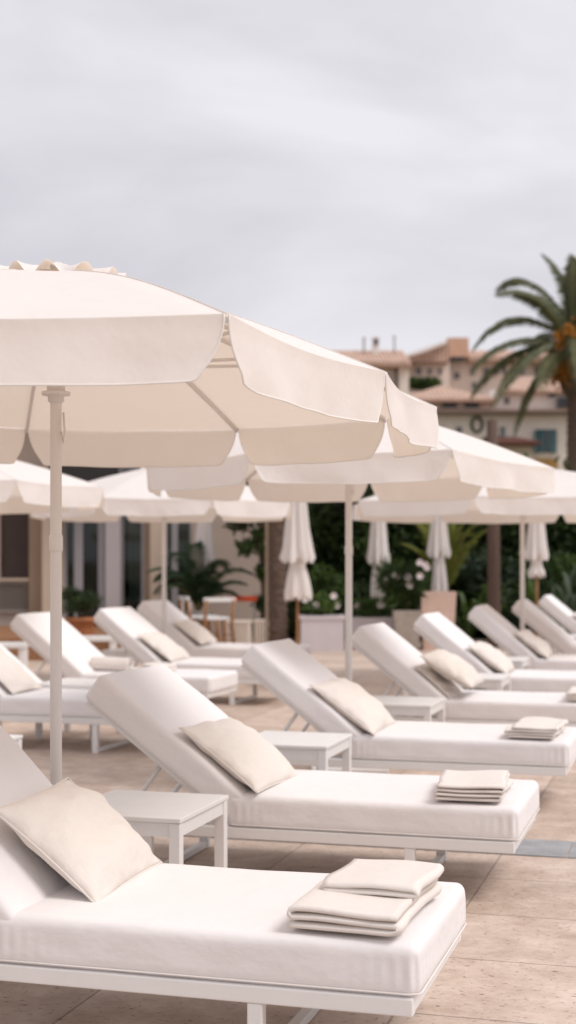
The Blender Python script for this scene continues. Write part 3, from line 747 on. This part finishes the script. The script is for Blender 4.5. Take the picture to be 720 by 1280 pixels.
# walls: left, between openings, right, lintel
bpart('wall', 'plaster', [(X(-420), X(0), 24, 24.3, 0, WT), (X(38.5), X(80), 24.0, 24.3, 0, 3.0), (X(240), X(335), 24, 24.3, 0, WT),
   (X(0), X(240), 24, 24.3, 3.0, WT), (X(0), X(38.5), 24, 24.3, 0, Z(723)), (X(0), X(38.5), 24, 24.3, Z(625), 3.0), (X(133.5), X(152), 24.0, 24.3, 0, 3.0), (X(187), X(205), 24, 24.3, 0, 3.0)])
bpart('side_wall', 'plaster', [(X(335)-.3, X(335)-.002, 24.302, 30, 0, WT), (X(-420)+.002, X(-420)+.3, 24.302, 30, 0, WT), (X(-420), X(335), 30.002, 30.3, 0, WT)])
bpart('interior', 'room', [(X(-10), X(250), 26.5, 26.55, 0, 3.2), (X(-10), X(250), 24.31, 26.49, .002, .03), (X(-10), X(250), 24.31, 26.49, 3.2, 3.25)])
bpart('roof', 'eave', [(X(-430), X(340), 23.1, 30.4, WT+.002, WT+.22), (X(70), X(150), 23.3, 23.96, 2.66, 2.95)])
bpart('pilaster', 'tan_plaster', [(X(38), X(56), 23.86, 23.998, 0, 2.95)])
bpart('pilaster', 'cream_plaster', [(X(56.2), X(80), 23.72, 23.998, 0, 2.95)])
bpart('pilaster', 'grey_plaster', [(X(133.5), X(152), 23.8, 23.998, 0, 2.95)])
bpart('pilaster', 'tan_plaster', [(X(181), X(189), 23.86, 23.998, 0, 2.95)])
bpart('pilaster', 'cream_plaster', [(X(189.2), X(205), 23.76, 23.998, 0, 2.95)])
bpart('beam', 'grey_plaster', [(X(136), X(151), 23.4, 23.79, 2.96, 3.2)])
wn_ = bpart('window', 'shutter_dark', [(X(0), X(38), 24.08, 24.12, Z(722.5), Z(626))])
for k in range(3): pass
bpart('sill', 'cream_plaster', [(X(-2), X(41), 23.88, 24.06, Z(726), Z(722.8))], wn_)
lv = bpart('louvre_panel', 'louvre', [(X(-2), X(41), 23.93, 23.998, Z(766), Z(762)), (X(-2), X(41), 23.93, 23.998, Z(730), Z(727))]+[(X(-1+k*2.4), X(-.1+k*2.4), 23.94, 23.99, Z(762), Z(730)) for k in range(18)])
def door(x0, x1, frames, panes, curt=None):
    f = bpart('door', 'frame_grey', [(X(x0), X(x1), 24.06, 24.13, 2.9, 3.0), (X(x0), X(x1), 24.06, 24.13, 0.03, .1)]+[(X(a), X(b), 24.05, 24.14, .1, 2.9) for a, b in frames])
    bpart('pane', 'glass', [(X(a), X(b), 24.085, 24.095, .1, 2.9) for a, b in panes], f)
    if curt:
        bm = bmesh.new()
        for a, b in curt:
            nseg = 40; pr = None
            for i in range(nseg+1):
                x = X(a)+(X(b)-X(a))*i/nseg-BO.x; y = .32+.03*math.sin(i*1.3)
                cur = (bm.verts.new((x, y, .12)), bm.verts.new((x, y, 2.88)))
                if pr: bm.faces.new((pr[0], cur[0], cur[1], pr[1])).smooth = True
                pr = cur
        link('curtain', bm, M['curtain'], f)
    return f
door(80, 133, [(80, 83), (92, 103), (122, 130)], [(83, 92), (103, 122), (130, 133)], [(82, 93), (127, 135)])
door(152, 181, [(152, 154), (176, 181)], [(154, 176)], [(158, 174)])
door(205, 240, [(205, 209), (214, 222), (237, 240)], [(209, 214), (222, 237)], [(220, 238)])
# timber deck and step
bm = bmesh.new(); box(bm, at(-420, 20), at(150, 20), 20.0, 23.7, .0, .31); tag(link('deck', bm, M['deck']), kind='structure')
# louvred low bench in front of the doors
def bench(px0, px1, d, ztop, label):
    x0, x1 = at(px0, d), at(px1, d); root = empty('low_bench', ((x0+x1)/2, d, 0)); tag(root, label, 'bench'); h = (x1-x0)/2
    link('seat', B(-h, h, -.2, .2, ztop-.06, ztop, bev=.008), M['metal'], root)
    for sx in (-1, 1): link('leg', B(sx*(h-.05)-.03, sx*(h-.05)+.03, -.17, .17, 0, ztop-.062, bev=.004), M['metal'], root)
    link('stretcher', B(-h+.09, h-.09, -.02, .02, .12, .16), M['metal'], root)
bench(92, 146, 19.6, .36, 'low white bench below the terracotta pot with a dark bush')
bench(-30, 34, 18.6, .33, 'low white bench at the left edge behind the first left lounger')

# pots
def pot(px, d, wpx, htop, m, label, plant=None, taper=.78, rim=.03, square=False, base=0):
    x = at(px, d); r_ = wpx*d/F/2; root = empty('plant_pot', (x, d, base)); tag(root, label, 'plant pot')
    bm = bmesh.new()
    if square:
        rings = lathe(bm, [(r_*1.36*taper, 0), (r_*1.38*(taper+.1), htop*.5), (r_*1.40, htop-.05), (r_*1.42, htop-.049), (r_*1.42, htop), (r_*1.28, htop), (r_*1.26, htop-.06)], 4)
        for rr in rings:
            for v in rr:
                a = math.atan2(v.co.y, v.co.x)+math.pi/4; q = math.hypot(v.co.x, v.co.y); v.co.x, v.co.y = q*math.cos(a), q*math.sin(a)
        for f in bm.faces: f.smooth = False
    else:
        lathe(bm, [(r_*taper, 0), (r_*(taper+.08), htop*.3), (r_*.94, htop-.06), (r_, htop-.058), (r_, htop), (r_*.9, htop), (r_*.88, htop-.06)], 28)
    o = link('pot', bm, M[m], root)
    bm = bmesh.new(); n = 20; bm.faces.new([bm.verts.new((r_*.86*math.cos(k*6.2832/n), r_*.86*math.sin(k*6.2832/n), htop-.04)) for k in range(n)])
    link('soil', bm, M['soil'], o)
    return root, x, r_
def at_z(root, z): return Vector((root.location.x, root.location.y, root.location.z+z))
r0, x, r_ = pot(101, 20.5, 38, .27, 'terra', 'round terracotta pot holding a dark bush near the glass doors', base=.312)
bush('potted_bush', x, 20.5, .55, .32, .3, .24, 2200, .07, ['leaf_dark', 'leaf_mid'], 'dark feathery bush in the terracotta pot near the glass doors', 'bush', 3, asp=.2)
r0, x, r_ = pot(546, 22.5, 44, .90, 'paleterra', 'tall pale terracotta pot behind the fifth lounger', square=True, taper=.84)
YU = (at(556, 24.0), 24.0, .8)
r0, x, r_ = pot(508, 22.3, 34, .62, 'greypot', 'grey beige pot of white flowers left of the tall terracotta pot', square=True, taper=.82)
bush('flowering_plant', x, 22.3, .58, .38, .3, .40, 1400, .22, ['leaf_dark', 'leaf_mid'], 'dark leaved plant with white flowers in the grey beige pot', 'plant', 5, asp=.16, flowers=10)
def trough(px0, px1, d, h, label, m='whitepot', dep=.55):
    x0, x1 = at(px0, d), at(px1, d); root = empty('planter', ((x0+x1)/2, d+dep/2, 0)); tag(root, label, 'planter'); hx = (x1-x0)/2
    bm = bmesh.new()
    box(bm, -hx, hx, -dep/2, -dep/2+.05, 0, h-.05); box(bm, -hx, hx, dep/2-.05, dep/2, 0, h-.05)
    box(bm, -hx, -hx+.05, -dep/2+.052, dep/2-.052, 0, h-.05); box(bm, hx-.05, hx, -dep/2+.052, dep/2-.052, 0, h-.05); link('body', bm, M[m], root)
    bm = bmesh.new(); t = .02
    box(bm, -hx-t, hx+t, -dep/2-t, -dep/2+.07, h-.049, h); box(bm, -hx-t, hx+t, dep/2-.07, dep/2+t, h-.049, h)
    box(bm, -hx-t, -hx+.07, -dep/2+.072, dep/2-.072, h-.049, h); box(bm, hx-.07, hx+t, -dep/2+.072, dep/2-.072, h-.049, h); link('rim', bm, M[m], root)
    link('soil', B(-hx+.052, hx-.052, -dep/2+.052, dep/2-.052, h-.15, h-.06), M['soil'], root)
    return root
trough(376, 430, 22.0, .54, 'white planter of bright green plants behind the third lounger')
bush('leafy_plant', at(403, 22.3), 22.3, .50, .36, .25, .19, 1500, .09, ['leaf_fresh', 'leaf_mid'], 'bright green plant with pale flowers in the white planter', 'plant', 6, asp=.45, flowers=5)
trough(433, 502, 22.6, .49, 'long pale planter right of the white planter, behind the parasol pole', dep=.6)
bush('leafy_plant', at(462, 22.9), 22.9, .45, .45, .25, .17, 1300, .09, ['leaf_dark', 'leaf_mid'], 'dark green plants in the long pale planter', 'plant', 7, asp=.35, flowers=3)

# arching lime palm in the tall pot
def fan_plant(name, x, y, z, label, cat, mats_, n, length, rise, width, seed, nl=22, rr=.015, spread=1.0, group=None, blade=False, flat=.45):
    rnd = random.Random(seed); root = empty(name, (x, y, z)); tag(root, label, cat, group)
    for k in range(n):
        a = k*2.399+rnd.uniform(-.3, .3); rs = rise*rnd.uniform(.55, 1.15); ln = length*rnd.uniform(.7, 1.1); sp = spread*rnd.uniform(.4, 1.1)
        d = Vector((math.cos(a), math.sin(a)*.6, 0))
        p1 = d*ln*.35*sp+Vector((0, 0, rs*ln)); p2 = d*ln*sp+Vector((0, 0, rs*ln*rnd.uniform(flat, flat+.5)))
        bm = bmesh.new()
        if blade:
            pr = None
            for q in range(11):
                t = q/10; c_ = p1*2*t*(1-t)+p2*t*t; s_ = Vector((-d.y, d.x, 0)).normalized()*width*(math.sin(math.pi*min(1, .12+.88*t))**.8)*.5+Vector((0, 0, width*.25*(1-t)))
                cur = (bm.verts.new(c_-s_), bm.verts.new(c_), bm.verts.new(c_+Vector((s_.x*-1, s_.y*-1, s_.z))*-1)) if q < 10 else None
                if q == 10:
                    tip = bm.verts.new(c_); bm.faces.new((pr[0], pr[1], tip)); bm.faces.new((pr[1], pr[2], tip))
                else:
                    if pr: bm.faces.new((pr[0], pr[1], cur[1], cur[0])).smooth = True; bm.faces.new((pr[1], pr[2], cur[2], cur[1])).smooth = True
                    pr = cur
            link('leaf', bm, M[mats_[0]], root)
        else:
            frond(bm, (Vector((0, 0, 0)), p1, p2), width, nl, rr=rr, rnd=rnd, droop=.3); link('frond', bm, [M[mats_[0]], M[mats_[1]]], root)
    return root
fan_plant('lime_palm', *YU, 'yellow green palm with upright fronds behind the tall pale terracotta pot', 'palm', ['leaf_lime', 'rachis'], 19, 1.25, 1.0, .26, 21, nl=34, spread=.75, flat=.95, rr=.026)
fan_plant('fan_palm', at(248, 22.8), 22.7, .56, 'dark green spreading palm in front of the beige wall, behind the wooden chair', 'palm', ['frond_dark', 'rachis'], 26, .85, 1.15, .30, 22, nl=30)
pot(248, 22.7, 34, .60, 'greypot', 'dark round pot of the spreading palm behind the wooden chair')
spk = [(615, 24, .95, 'spiky dark green plant left of the brown post'), (640, 24.5, 1.1, 'spiky dark green plant just right of the brown post'), (672, 24, 1.15, 'spiky plant below the closed parasol near the right edge'),
       (700, 24.5, 1.25, 'tall spiky plant in the planting at the right edge'), (586, 23.6, .9, 'blue green spiky plant right of the tall terracotta pot'), (718, 23.2, 1.1, 'spiky plant cut by the right edge of the photo')]
for i, (px, d, l_, t) in enumerate(spk):
    fan_plant('spiky_plant', at(px, d), d, 0, t, 'plant', ['leaf_blue' if i % 2 else 'leaf_mid'], 30, l_, 1.15, .085, 40+i, blade=True, spread=.8, group='spiky plants in the right hand bed')

# hedge and dark shrubs behind
def hedge(px0, px1, d, h, n, label, seed, mats_=('leaf_dark', 'leaf_mid')):
    x0, x1 = at(px0, d), at(px1, d); root = empty('hedge', ((x0+x1)/2, d, 0)); tag(root, label, 'hedge'); rnd = random.Random(seed); hx = (x1-x0)/2
    bm = bmesh.new(); k = 0
    while k < n:
        cx_, cz_ = rnd.uniform(-hx, hx), rnd.uniform(.1, h); rr = rnd.uniform(.25, .5)
        leaves(bm, 60, (cx_, rnd.uniform(-.5, .4), cz_), (rr, rr*.7, rr), .17, rnd, mi=1 if rnd.random() < .22 else 0, asp=.5); k += 60
    link('foliage', bm, [M[q] for q in mats_], root)
    bm = bmesh.new()
    for i in range(int(hx*2/.5)):
        x = -hx+.25+i*.5; tube(bm, [(x, .1, 0), (x+rnd.uniform(-.1, .1), .2, h*.5), (x+rnd.uniform(-.3, .3), .1, h*.9)], [.035, .025, .01], 6)
    link('stem', bm, M['twig'], root)
    link('dark_backing', B(-hx, hx, .45, .6, 0, h-.25), M['leaf_dark'], root)  # added backing slab, its dark colour stands in for the shaded gaps
hedge(352, 800, 26.2, 2.75, 26000, 'tall dark hedge closing the patio behind the potted plants', 3)
shr = [(392, 24.6, .75, .9, 'mid green leafy shrub behind the left closed parasol'), (445, 25, .8, .8, 'dark shrub behind the middle parasol pole'), (520, 24.8, .7, .75, 'dark shrub behind the white flowers'),
       (640, 25.3, .9, 1.0, 'broad leaved shrub behind the brown post'), (700, 25.5, .9, 1.05, 'dense shrub at the right end of the hedge')]
for i, (px, d, rx, h_, t) in enumerate(shr):
    bush('shrub', at(px, d), d, 0, rx, .5, h_*.8, 2600, .16, ['leaf_dark', 'leaf_mid' if i % 2 == 0 else 'leaf_blue'], t, 'shrub', 60+i, group='shrubs in front of the hedge')

# palm trunk beside the wall, and the leafy climber tree
tr = empty('palm_tree', (at(347, 22.4), 22.4, 0)); tag(tr, 'palm with a thick rough brown trunk at the end of the beige wall', 'palm tree')
link('trunk', trunk_mesh(3.05, .16, .13, 22, seed=2, ridge=.08), M['bark'], tr)
rnd = random.Random(5)
for k in range(16):
    a = k*2.4; bm = bmesh.new(); d = Vector((math.cos(a), math.sin(a), 0)); frond(bm, (Vector((0, 0, 3.0)), d*.45+Vector((0, 0, 3.55)), d*1.05+Vector((0, 0, 3.0+.3*math.sin(k)))), .3, 26, rr=.018, rnd=rnd); link('frond', bm, [M['frond_dark'], M['rachis']], tr)
ct = empty('climbing_tree', (at(328, 22.9), 23.0, 0)); tag(ct, 'slender dark leaved tree against the right end of the beige wall', 'tree')
bm = bmesh.new(); tube(bm, [(0, 0, 0), (.03, .05, .8), (-.02, 0, 1.7), (.02, 0, 2.6)], [.06, .05, .045, .03], 8); tube(bm, [(0, 0, 1.6), (-.2, -.02, 1.85), (-.42, -.03, 1.95)], [.03, .02, .01], 6); link('trunk', bm, M['twig'], ct)
bm = bmesh.new(); rnd = random.Random(9)
for c_, rr, n_ in (((-.1, 0, 2.25), .34, 380), ((-.38, -.05, 2.0), .2, 160), ((-.25, 0, 1.6), .18, 120), ((0, 0, 1.8), .16, 140), ((.03, 0, 1.2), .15, 150), ((.03, 0, .7), .15, 150), ((.02, 0, .3), .18, 150), ((.05, 0, 2.6), .4, 300), ((.1, 0, 1.5), .14, 100)):
    leaves(bm, n_, c_, (rr, rr*.7, rr*.8), .12, rnd, asp=.5, mi=0 if rnd.random() < .6 else 1)
link('crown', bm, [M['leaf_dark'], M['leaf_mid']], ct)

# slim white post, brown post
bm = bmesh.new(); lathe(bm, [(.05, 0), (.05, .03), (.024, .04), (.022, 2.45), (.03, 2.46), (.03, 2.5), (0, 2.51)], 14); o = link('post', bm, M['tan_plaster']); o.location = (at(333.5, 20.2), 20.2, 0); tag(o, 'slim beige post left of the rough palm trunk', 'post')
bm = bmesh.new(); lathe(bm, [(.11, 0), (.105, .5), (.10, 2.0), (.085, 3.62), (0, 3.66)], 14, lambda a, z, i: 1+.06*math.sin(3*a+z)); o = link('post', bm, M['post']); o.location = (at(618, 23), 23, 0); o.rotation_euler = (0, R(-.6), 0); tag(o, 'tall dark brown wooden post in the right hand planting', 'post')

# wooden and white chair
def chair(px, d, rz, label):
    root = empty('wooden_chair', (at(px, d), d, 0), rz); tag(root, label, 'chair', 'wood and white chairs by the wall'); root.scale = (.95, .95, .90); s = .22
    for sx in (-1, 1):
        bm = bmesh.new(); tube(bm, [(sx*(s+.03), -s-.02, 0), (sx*s, -s, .56)], [.027, .03], 8); link('leg', bm, M['wood'], root)
        bm = bmesh.new(); tube(bm, [(sx*(s+.03), s+.05, 0), (sx*s, s, .5), (sx*s, s+.06, .90)], [.027, .03, .027], 8); link('leg', bm, M['wood'], root)
    link('seat', B(-s-.02, s+.02, -s-.03, s+.01, .562, .60, bev=.008), M['metal'], root)
    bm = bmesh.new(); box(bm, -s-.04, s+.04, s+.03, s+.075, .86, .93, bev=.008); box(bm, -s-.02, -s+.025, s+.0, s+.02, .6, .859); box(bm, s-.025, s+.02, s, s+.02, .6, .859)
    link('backrest', bm, M['metal'], root)
    bm = bmesh.new()
    for y in (-s, s): tube(bm, [(-s, y, .22), (s, y, .22)], .011, 6)
    for x in (-s, s): tube(bm, [(x, -s, .3), (x, s, .3)], .011, 6)
    link('stretcher', bm, M['wood'], root)
chair(268, 21.6, R(200), 'wooden chair with a white seat and back, left of the orange table')
chair(250, 22.2, R(110), 'second wooden chair, mostly hidden behind the white one by the spreading palm')
# orange topped table
root = empty('orange_table', (at(304, 22.9), 22.9, 0)); tag(root, 'small table with a bright orange red top against the beige wall', 'table')
bm = bmesh.new(); box(bm, -.22, .22, -.2, .2, .74, .82, bev=.012); link('table_top', bm, M['orange'], root)
for sx in (-1, 1):
    for sy in (-1, 1): link('leg', B(sx*.18-.015, sx*.18+.015, sy*.16-.015, sy*.16+.015, 0, .739), M['steel'], root)
# slatted boxes
def slat_box(px0, px1, d, h, label):
    x0, x1 = at(px0, d), at(px1, d); hx = (x1-x0)/2; root = empty('slatted_stool', ((x0+x1)/2, d, 0), R(-8)); tag(root, label, 'stool', 'cream slatted stools')
    link('seat', B(-hx, hx, -hx, hx, h-.04, h, bev=.006), M['cream_paint'], root)
    bm = bmesh.new(); k = 7
    for i in range(k):
        a = -hx+.02+i*(2*hx-.06)/(k-1)
        for y in (-hx+.01, hx-.03): box(bm, a-.006, a+.026, y, y+.02, .04, h-.042)
    for i in range(k):
        a = -hx+.04+i*(2*hx-.1)/(k-1)
        for x in (-hx+.01, hx-.03): box(bm, x+.0005, x+.0195, a, a+.026, .0405, h-.0425)
    link('slats', bm, M['cream_paint'], root)
    for sx in (-1, 1):
        for sy in (-1, 1): link('leg', B(sx*(hx-.02)-.02, sx*(hx-.02)+.02, sy*(hx-.02)-.02, sy*(hx-.02)+.02, 0, .039), M['cream_paint'], root)
M['cream_paint'] = mat('cream_paint', (.80, .70, .60), rough=.6, var=.06)
slat_box(285, 314, 22.3, .46, 'cream slatted stool in front of the orange table')
slat_box(319, 347, 22.5, .47, 'cream slatted stool at the foot of the rough palm trunk')

# ------------------------------------------------------------------ houses on the hill behind (80 m)
D = 80.0; HX = lambda px: at(px, 80.0); HZ = lambda py: zz(py, 80.0)
def house(name, px, dy, label): 
    r = empty(name, (at(px, 80+dy), 80+dy, -.02)); tag(r, label, 'house', 'houses on the slope behind'); return r
def hp(root, name, m, boxes, parent=None, bev=0, yref=None):
    """boxes in picture-measured px at 80 m, y given relative to 80 m"""
    bm = bmesh.new(); o = root.location
    for (a, b, y0, y1, pb, pt) in boxes: d_ = 80+(yref if yref is not None else y0); box(bm, at(a, d_)-o.x, at(b, d_)-o.x, 80+y0-o.y, 80+y1-o.y, (zz(pb, d_) if pb is not None else 0)-o.z, zz(pt, d_)-o.z, bev=bev)
    return link(name, bm, M[m], parent or root)
def gable(root, px0, px1, y0, y1, pe, pr, m='tiles', ridge='x', th=.25, hipx=0):
    """tiled roof from eave height pe to ridge height pr"""
    o = root.location; x0, x1, ze_, zr = at(px0, 80+y0)-o.x, at(px1, 80+y0)-o.x, zz(pe, 80+y0)-o.z, zz(pr, 80+((y0+y1)/2 if ridge == 'x' else y0+hipx))-o.z; ya, yb = 80+y0-o.y, 80+y1-o.y; ym = (ya+yb)/2
    bm = bmesh.new(); V = lambda *p: bm.verts.new(p)
    h = hipx
    if ridge == 'x': r1, r2 = (x0+h, ym, zr), (x1-h, ym, zr)
    else: r1, r2 = ((x0+x1)/2, ya+h, zr), ((x0+x1)/2, yb-h, zr)
    for dz in (0,):
        a, b, c, d = V(x0, ya, ze_), V(x1, ya, ze_), V(x1, yb, ze_), V(x0, yb, ze_); p, q = V(*r1), V(*r2)
        if ridge == 'x': fs = [(a, b, q, p), (c, d, p, q), (b, c, q), (d, a, p)]
        else: fs = [(a, b, p), (b, c, q, p), (c, d, q), (d, a, p, q)]
        for f in fs: bm.faces.new(f)
        e_ = [V(x0, ya, ze_-th), V(x1, ya, ze_-th), V(x1, yb, ze_-th), V(x0, yb, ze_-th)]; t = [a, b, c, d]
        for i in range(4): bm.faces.new((e_[i], e_[(i+1) % 4], t[(i+1) % 4], t[i]))
        bm.faces.new(e_[::-1])
    return link('roof', bm, M[m], root)
def window(root, a, b, pb, pt, y, shutters=True, m='darkwin', frame='winwhite'):
    w_ = hp(root, 'window', frame, [(a-.8, b+.8, y-.12, y-.002, pb+.8, pb), (a-.8, b+.8, y-.12, y-.002, pt, pt-.8), (a-.8, a, y-.12, y-.002, pb, pt), (b, b+.8, y-.12, y-.002, pb, pt), ((a+b)/2-.35, (a+b)/2+.35, y-.11, y-.002, pb, pt)], yref=y)
    hp(root, 'pane', m, [(a, (a+b)/2-.36, y-.06, y-.003, pb, pt), ((a+b)/2+.36, b, y-.06, y-.003, pb, pt)], w_, yref=y)
    return w_
# A: left house
A = house('village_house', 460, 0, 'pinkish house with a long tiled roof and small chimneys, above the near parasol')
hp(A, 'wall', 'stucco_pale', [(396, 498, 2, 12, None, 454)]); hp(A, 'corner_wall', 'stucco_cream', [(498.5, 511, 1.2, 12, None, 456)])
hp(A, 'downpipe', 'cornice', [(495, 497.5, 1.4, 1.9, 505, 456)])
rf = gable(A, 386, 514, .6, 13, 452, 438)
rf2 = hp(A, 'eave_beam', 'cornice', [(392, 513, 1.1, 1.9, 455.2, 453.2)])
for px, w_, pt in ((455, 2, 423), (493, 1.6, 421)): hp(A, 'chimney_pipe', 'cornice', [(px-w_/2, px+w_/2, 5, 5.1+w_*.05, 443, pt), (px-w_/2-.6, px+w_/2+.6, 4.95, 5.15+w_*.05, pt, pt-1.2)])
ch = hp(A, 'chimney', 'stucco_pale', [(466, 474, 5, 5.5, 443, 426), (465.5, 474.5, 4.9, 5.6, 423, 421.5), (466, 467.5, 5, 5.5, 426, 423), (472.5, 474, 5, 5.5, 426, 423)]); hp(A, 'opening', 'darkwin', [(468, 472, 4.9, 4.99, 431, 424.5)], ch)
# B: middle part
Bh = house('village_house', 540, 3, 'house with a sunlit roof slope coloured pale, next to the square terracotta block')
hp(Bh, 'wall', 'stucco_pink', [(511.5, 562, 5, 14, None, 452)])
bm = bmesh.new(); o = Bh.location
pp = [(506, 448), (556, 428), (562, 430), (562, 452), (511, 452)]
v1 = [bm.verts.new((at(a, 84)-o.x, 84.0-o.y, zz(b, 84)-o.z)) for a, b in pp]; v2 = [bm.verts.new((at(a, 84)-o.x, 92.0-o.y, zz(b, 84)-o.z)) for a, b in pp]
bm.faces.new(v1); bm.faces.new(v2[::-1])
for i in range(5): bm.faces.new((v1[i], v2[i], v2[(i+1) % 5], v1[(i+1) % 5]))
link('roof', bm, M['tiles'], Bh)
bm = bmesh.new(); pp = [(504, 448.5), (508, 444), (557, 427), (558, 430), (530, 441)]
v1 = [bm.verts.new((at(a, 84)-o.x, 83.6-o.y, zz(b, 84)-o.z)) for a, b in pp]; v2 = [bm.verts.new((at(a, 84)-o.x, 83.9-o.y, zz(b, 84)-o.z)) for a, b in pp]
bm.faces.new(v1); bm.faces.new(v2[::-1])
for i in range(5): bm.faces.new((v1[i], v2[i], v2[(i+1) % 5], v1[(i+1) % 5]))
link('sunlit_slope', bm, M['stucco_pale'], Bh)  # sunlit strip of the roof slope, its brightness put into the pale colour
window(Bh, 520, 526, 468, 460, 5)
for a in (535, 548): window(Bh, a, a+4, 468, 461, 5)
# C: tower block and big wall
Ch = house('village_house', 600, 6, 'tall plain pale house with a square orange block on top')
hp(Ch, 'wall', 'stucco_pink', [(558, 640, 7, 18, None, 446)]); hp(Ch, 'wall', 'stucco_pale', [(640.5, 790, 8, 18, None, 452)])
hp(Ch, 'roof_block', 'stucco_orange', [(560, 586, 6, 12, 446, 422)]); hp(Ch, 'opening', 'darkwin', [(564, 581, 5.9, 6.98, 450, 446.2)]); hp(Ch, 'opening', 'darkwin', [(557, 560, 6.5, 6.98, 462, 452)])
gable(Ch, 586.5, 800, 6, 19, 446, 438)
window(Ch, 568, 574, 474, 466, 7)
window(Ch, 604, 610, 470, 460, 7)
for a, t in ((618, 459), (588, 460), (590, 478), (628, 459)): window(Ch, a, a+4.5, t+9, t, 7)
for a in (650, 668, 690): window(Ch, a, a+5, 468, 459, 8)
# terrace greenery
o = bush('terrace_bush', HX(537), 83.2, 0, 1.1, .6, .4, 1500, .28, ['leaf_dark', 'leaf_mid'], 'dark green bush on the roof terrace between the far houses', 'bush', 77, stem=False); o.location.z = zz(489, 83.2)
tw = empty('terrace_wall', (HX(537), 83.2, -.02)); tag(tw, 'pink terrace wall below the dark green bush', 'wall')
hp(tw, 'wall', 'stucco_pink', [(512, 562, 2.4, 4.2, None, 491)])
# D: front lower house
Dh = house('village_house', 640, -8, 'nearest cream house with teal shutters and a maroon awning, left of the palm trunk')
hp(Dh, 'wall', 'stucco_cream', [(500, 800, -10, 2, None, 517)])
hp(Dh, 'upper_wall', 'stucco_pink', [(508, 612, -9, 1, 511, 498)]); hp(Dh, 'upper_wall', 'stucco_pale', [(612.5, 800, -8.6, 1, 511, 487)])
hp(Dh, 'cornice', 'cornice', [(497, 803, -10.7, 2, 516.8, 513)]); gable(Dh, 496, 804, -10.8, 2.2, 512.7, 510.5, th=.02)
gable(Dh, 500, 622, -9.8, 2, 498, 482, ridge='y', hipx=4.5, th=.15)
gable(Dh, 625, 806, -9.2, 2, 487, 471, hipx=2, th=.15)
for a, b in ((553, 571), (581, 599)): hp(Dh, 'opening', 'darkwin', [(a, b, -9.08, -9.003, 509.5, 501.5)])
window(Dh, 673, 695, 566, 537, -10)
for a, b in ((668.2, 673.6), (686.5, 695.8)): hp(Dh, 'shutter', 'shutter_teal', [(a, b, -10.2, -10.13, 566, 537)])
hp(Dh, 'shutter', 'shutter_teal', [(675.5, 681, -10.2, -10.13, 565, 538)])
for a in (630, 652): window(Dh, a, a+6, 505, 497, -8.6)
window(Dh, 548, 555, 548, 534, -10)
window(Dh, 570, 577, 548, 534, -10)
window(Dh, 625, 630.5, 545, 534, -10, m='shutter_teal')
hp(Dh, 'ochre_panel', 'ochre', [(668, 697, -10.1, -10.002, 588, 573)])
hp(Dh, 'air_conditioner', 'darkwin', [(698, 711, -9.2, -8.61, 508, 497)]); hp(Dh, 'vent', 'shutter_teal', [(686, 694, -8.8, -8.61, 496, 493)])
bm = bmesh.new(); o = Dh.location; a, b = at(604, 70)-o.x, at(667, 70)-o.x
pr = [(-10.02, 546), (-12.2, 556), (-12.2, 559.5), (-10.02, 558)]
v1 = [bm.verts.new((a+(0 if i in (0, 3) else .1), 80+y-o.y, zz(p, 70)-o.z)) for i, (y, p) in enumerate(pr)]; v2 = [bm.verts.new((b-(.9 if i in (0,) else 0), 80+y-o.y, zz(p, 70)-o.z)) for i, (y, p) in enumerate(pr)]
bm.faces.new(v1[::-1]); bm.faces.new(v2)
for i in range(4): bm.faces.new((v1[i], v1[(i+1) % 4], v2[(i+1) % 4], v2[i]))
link('awning', bm, M['awning'], Dh)
bm = bmesh.new(); cx_, cz_ = at(596, 70)-o.x, zz(531, 70)-o.z; rg = [(cx_+.26*math.cos(k*.3927), 69.93-o.y, cz_+.36*math.sin(k*.3927)) for k in range(17)]; tube(bm, rg, .07, 6, cap=False); link('wreath', bm, M['leaf_dark'], Dh)
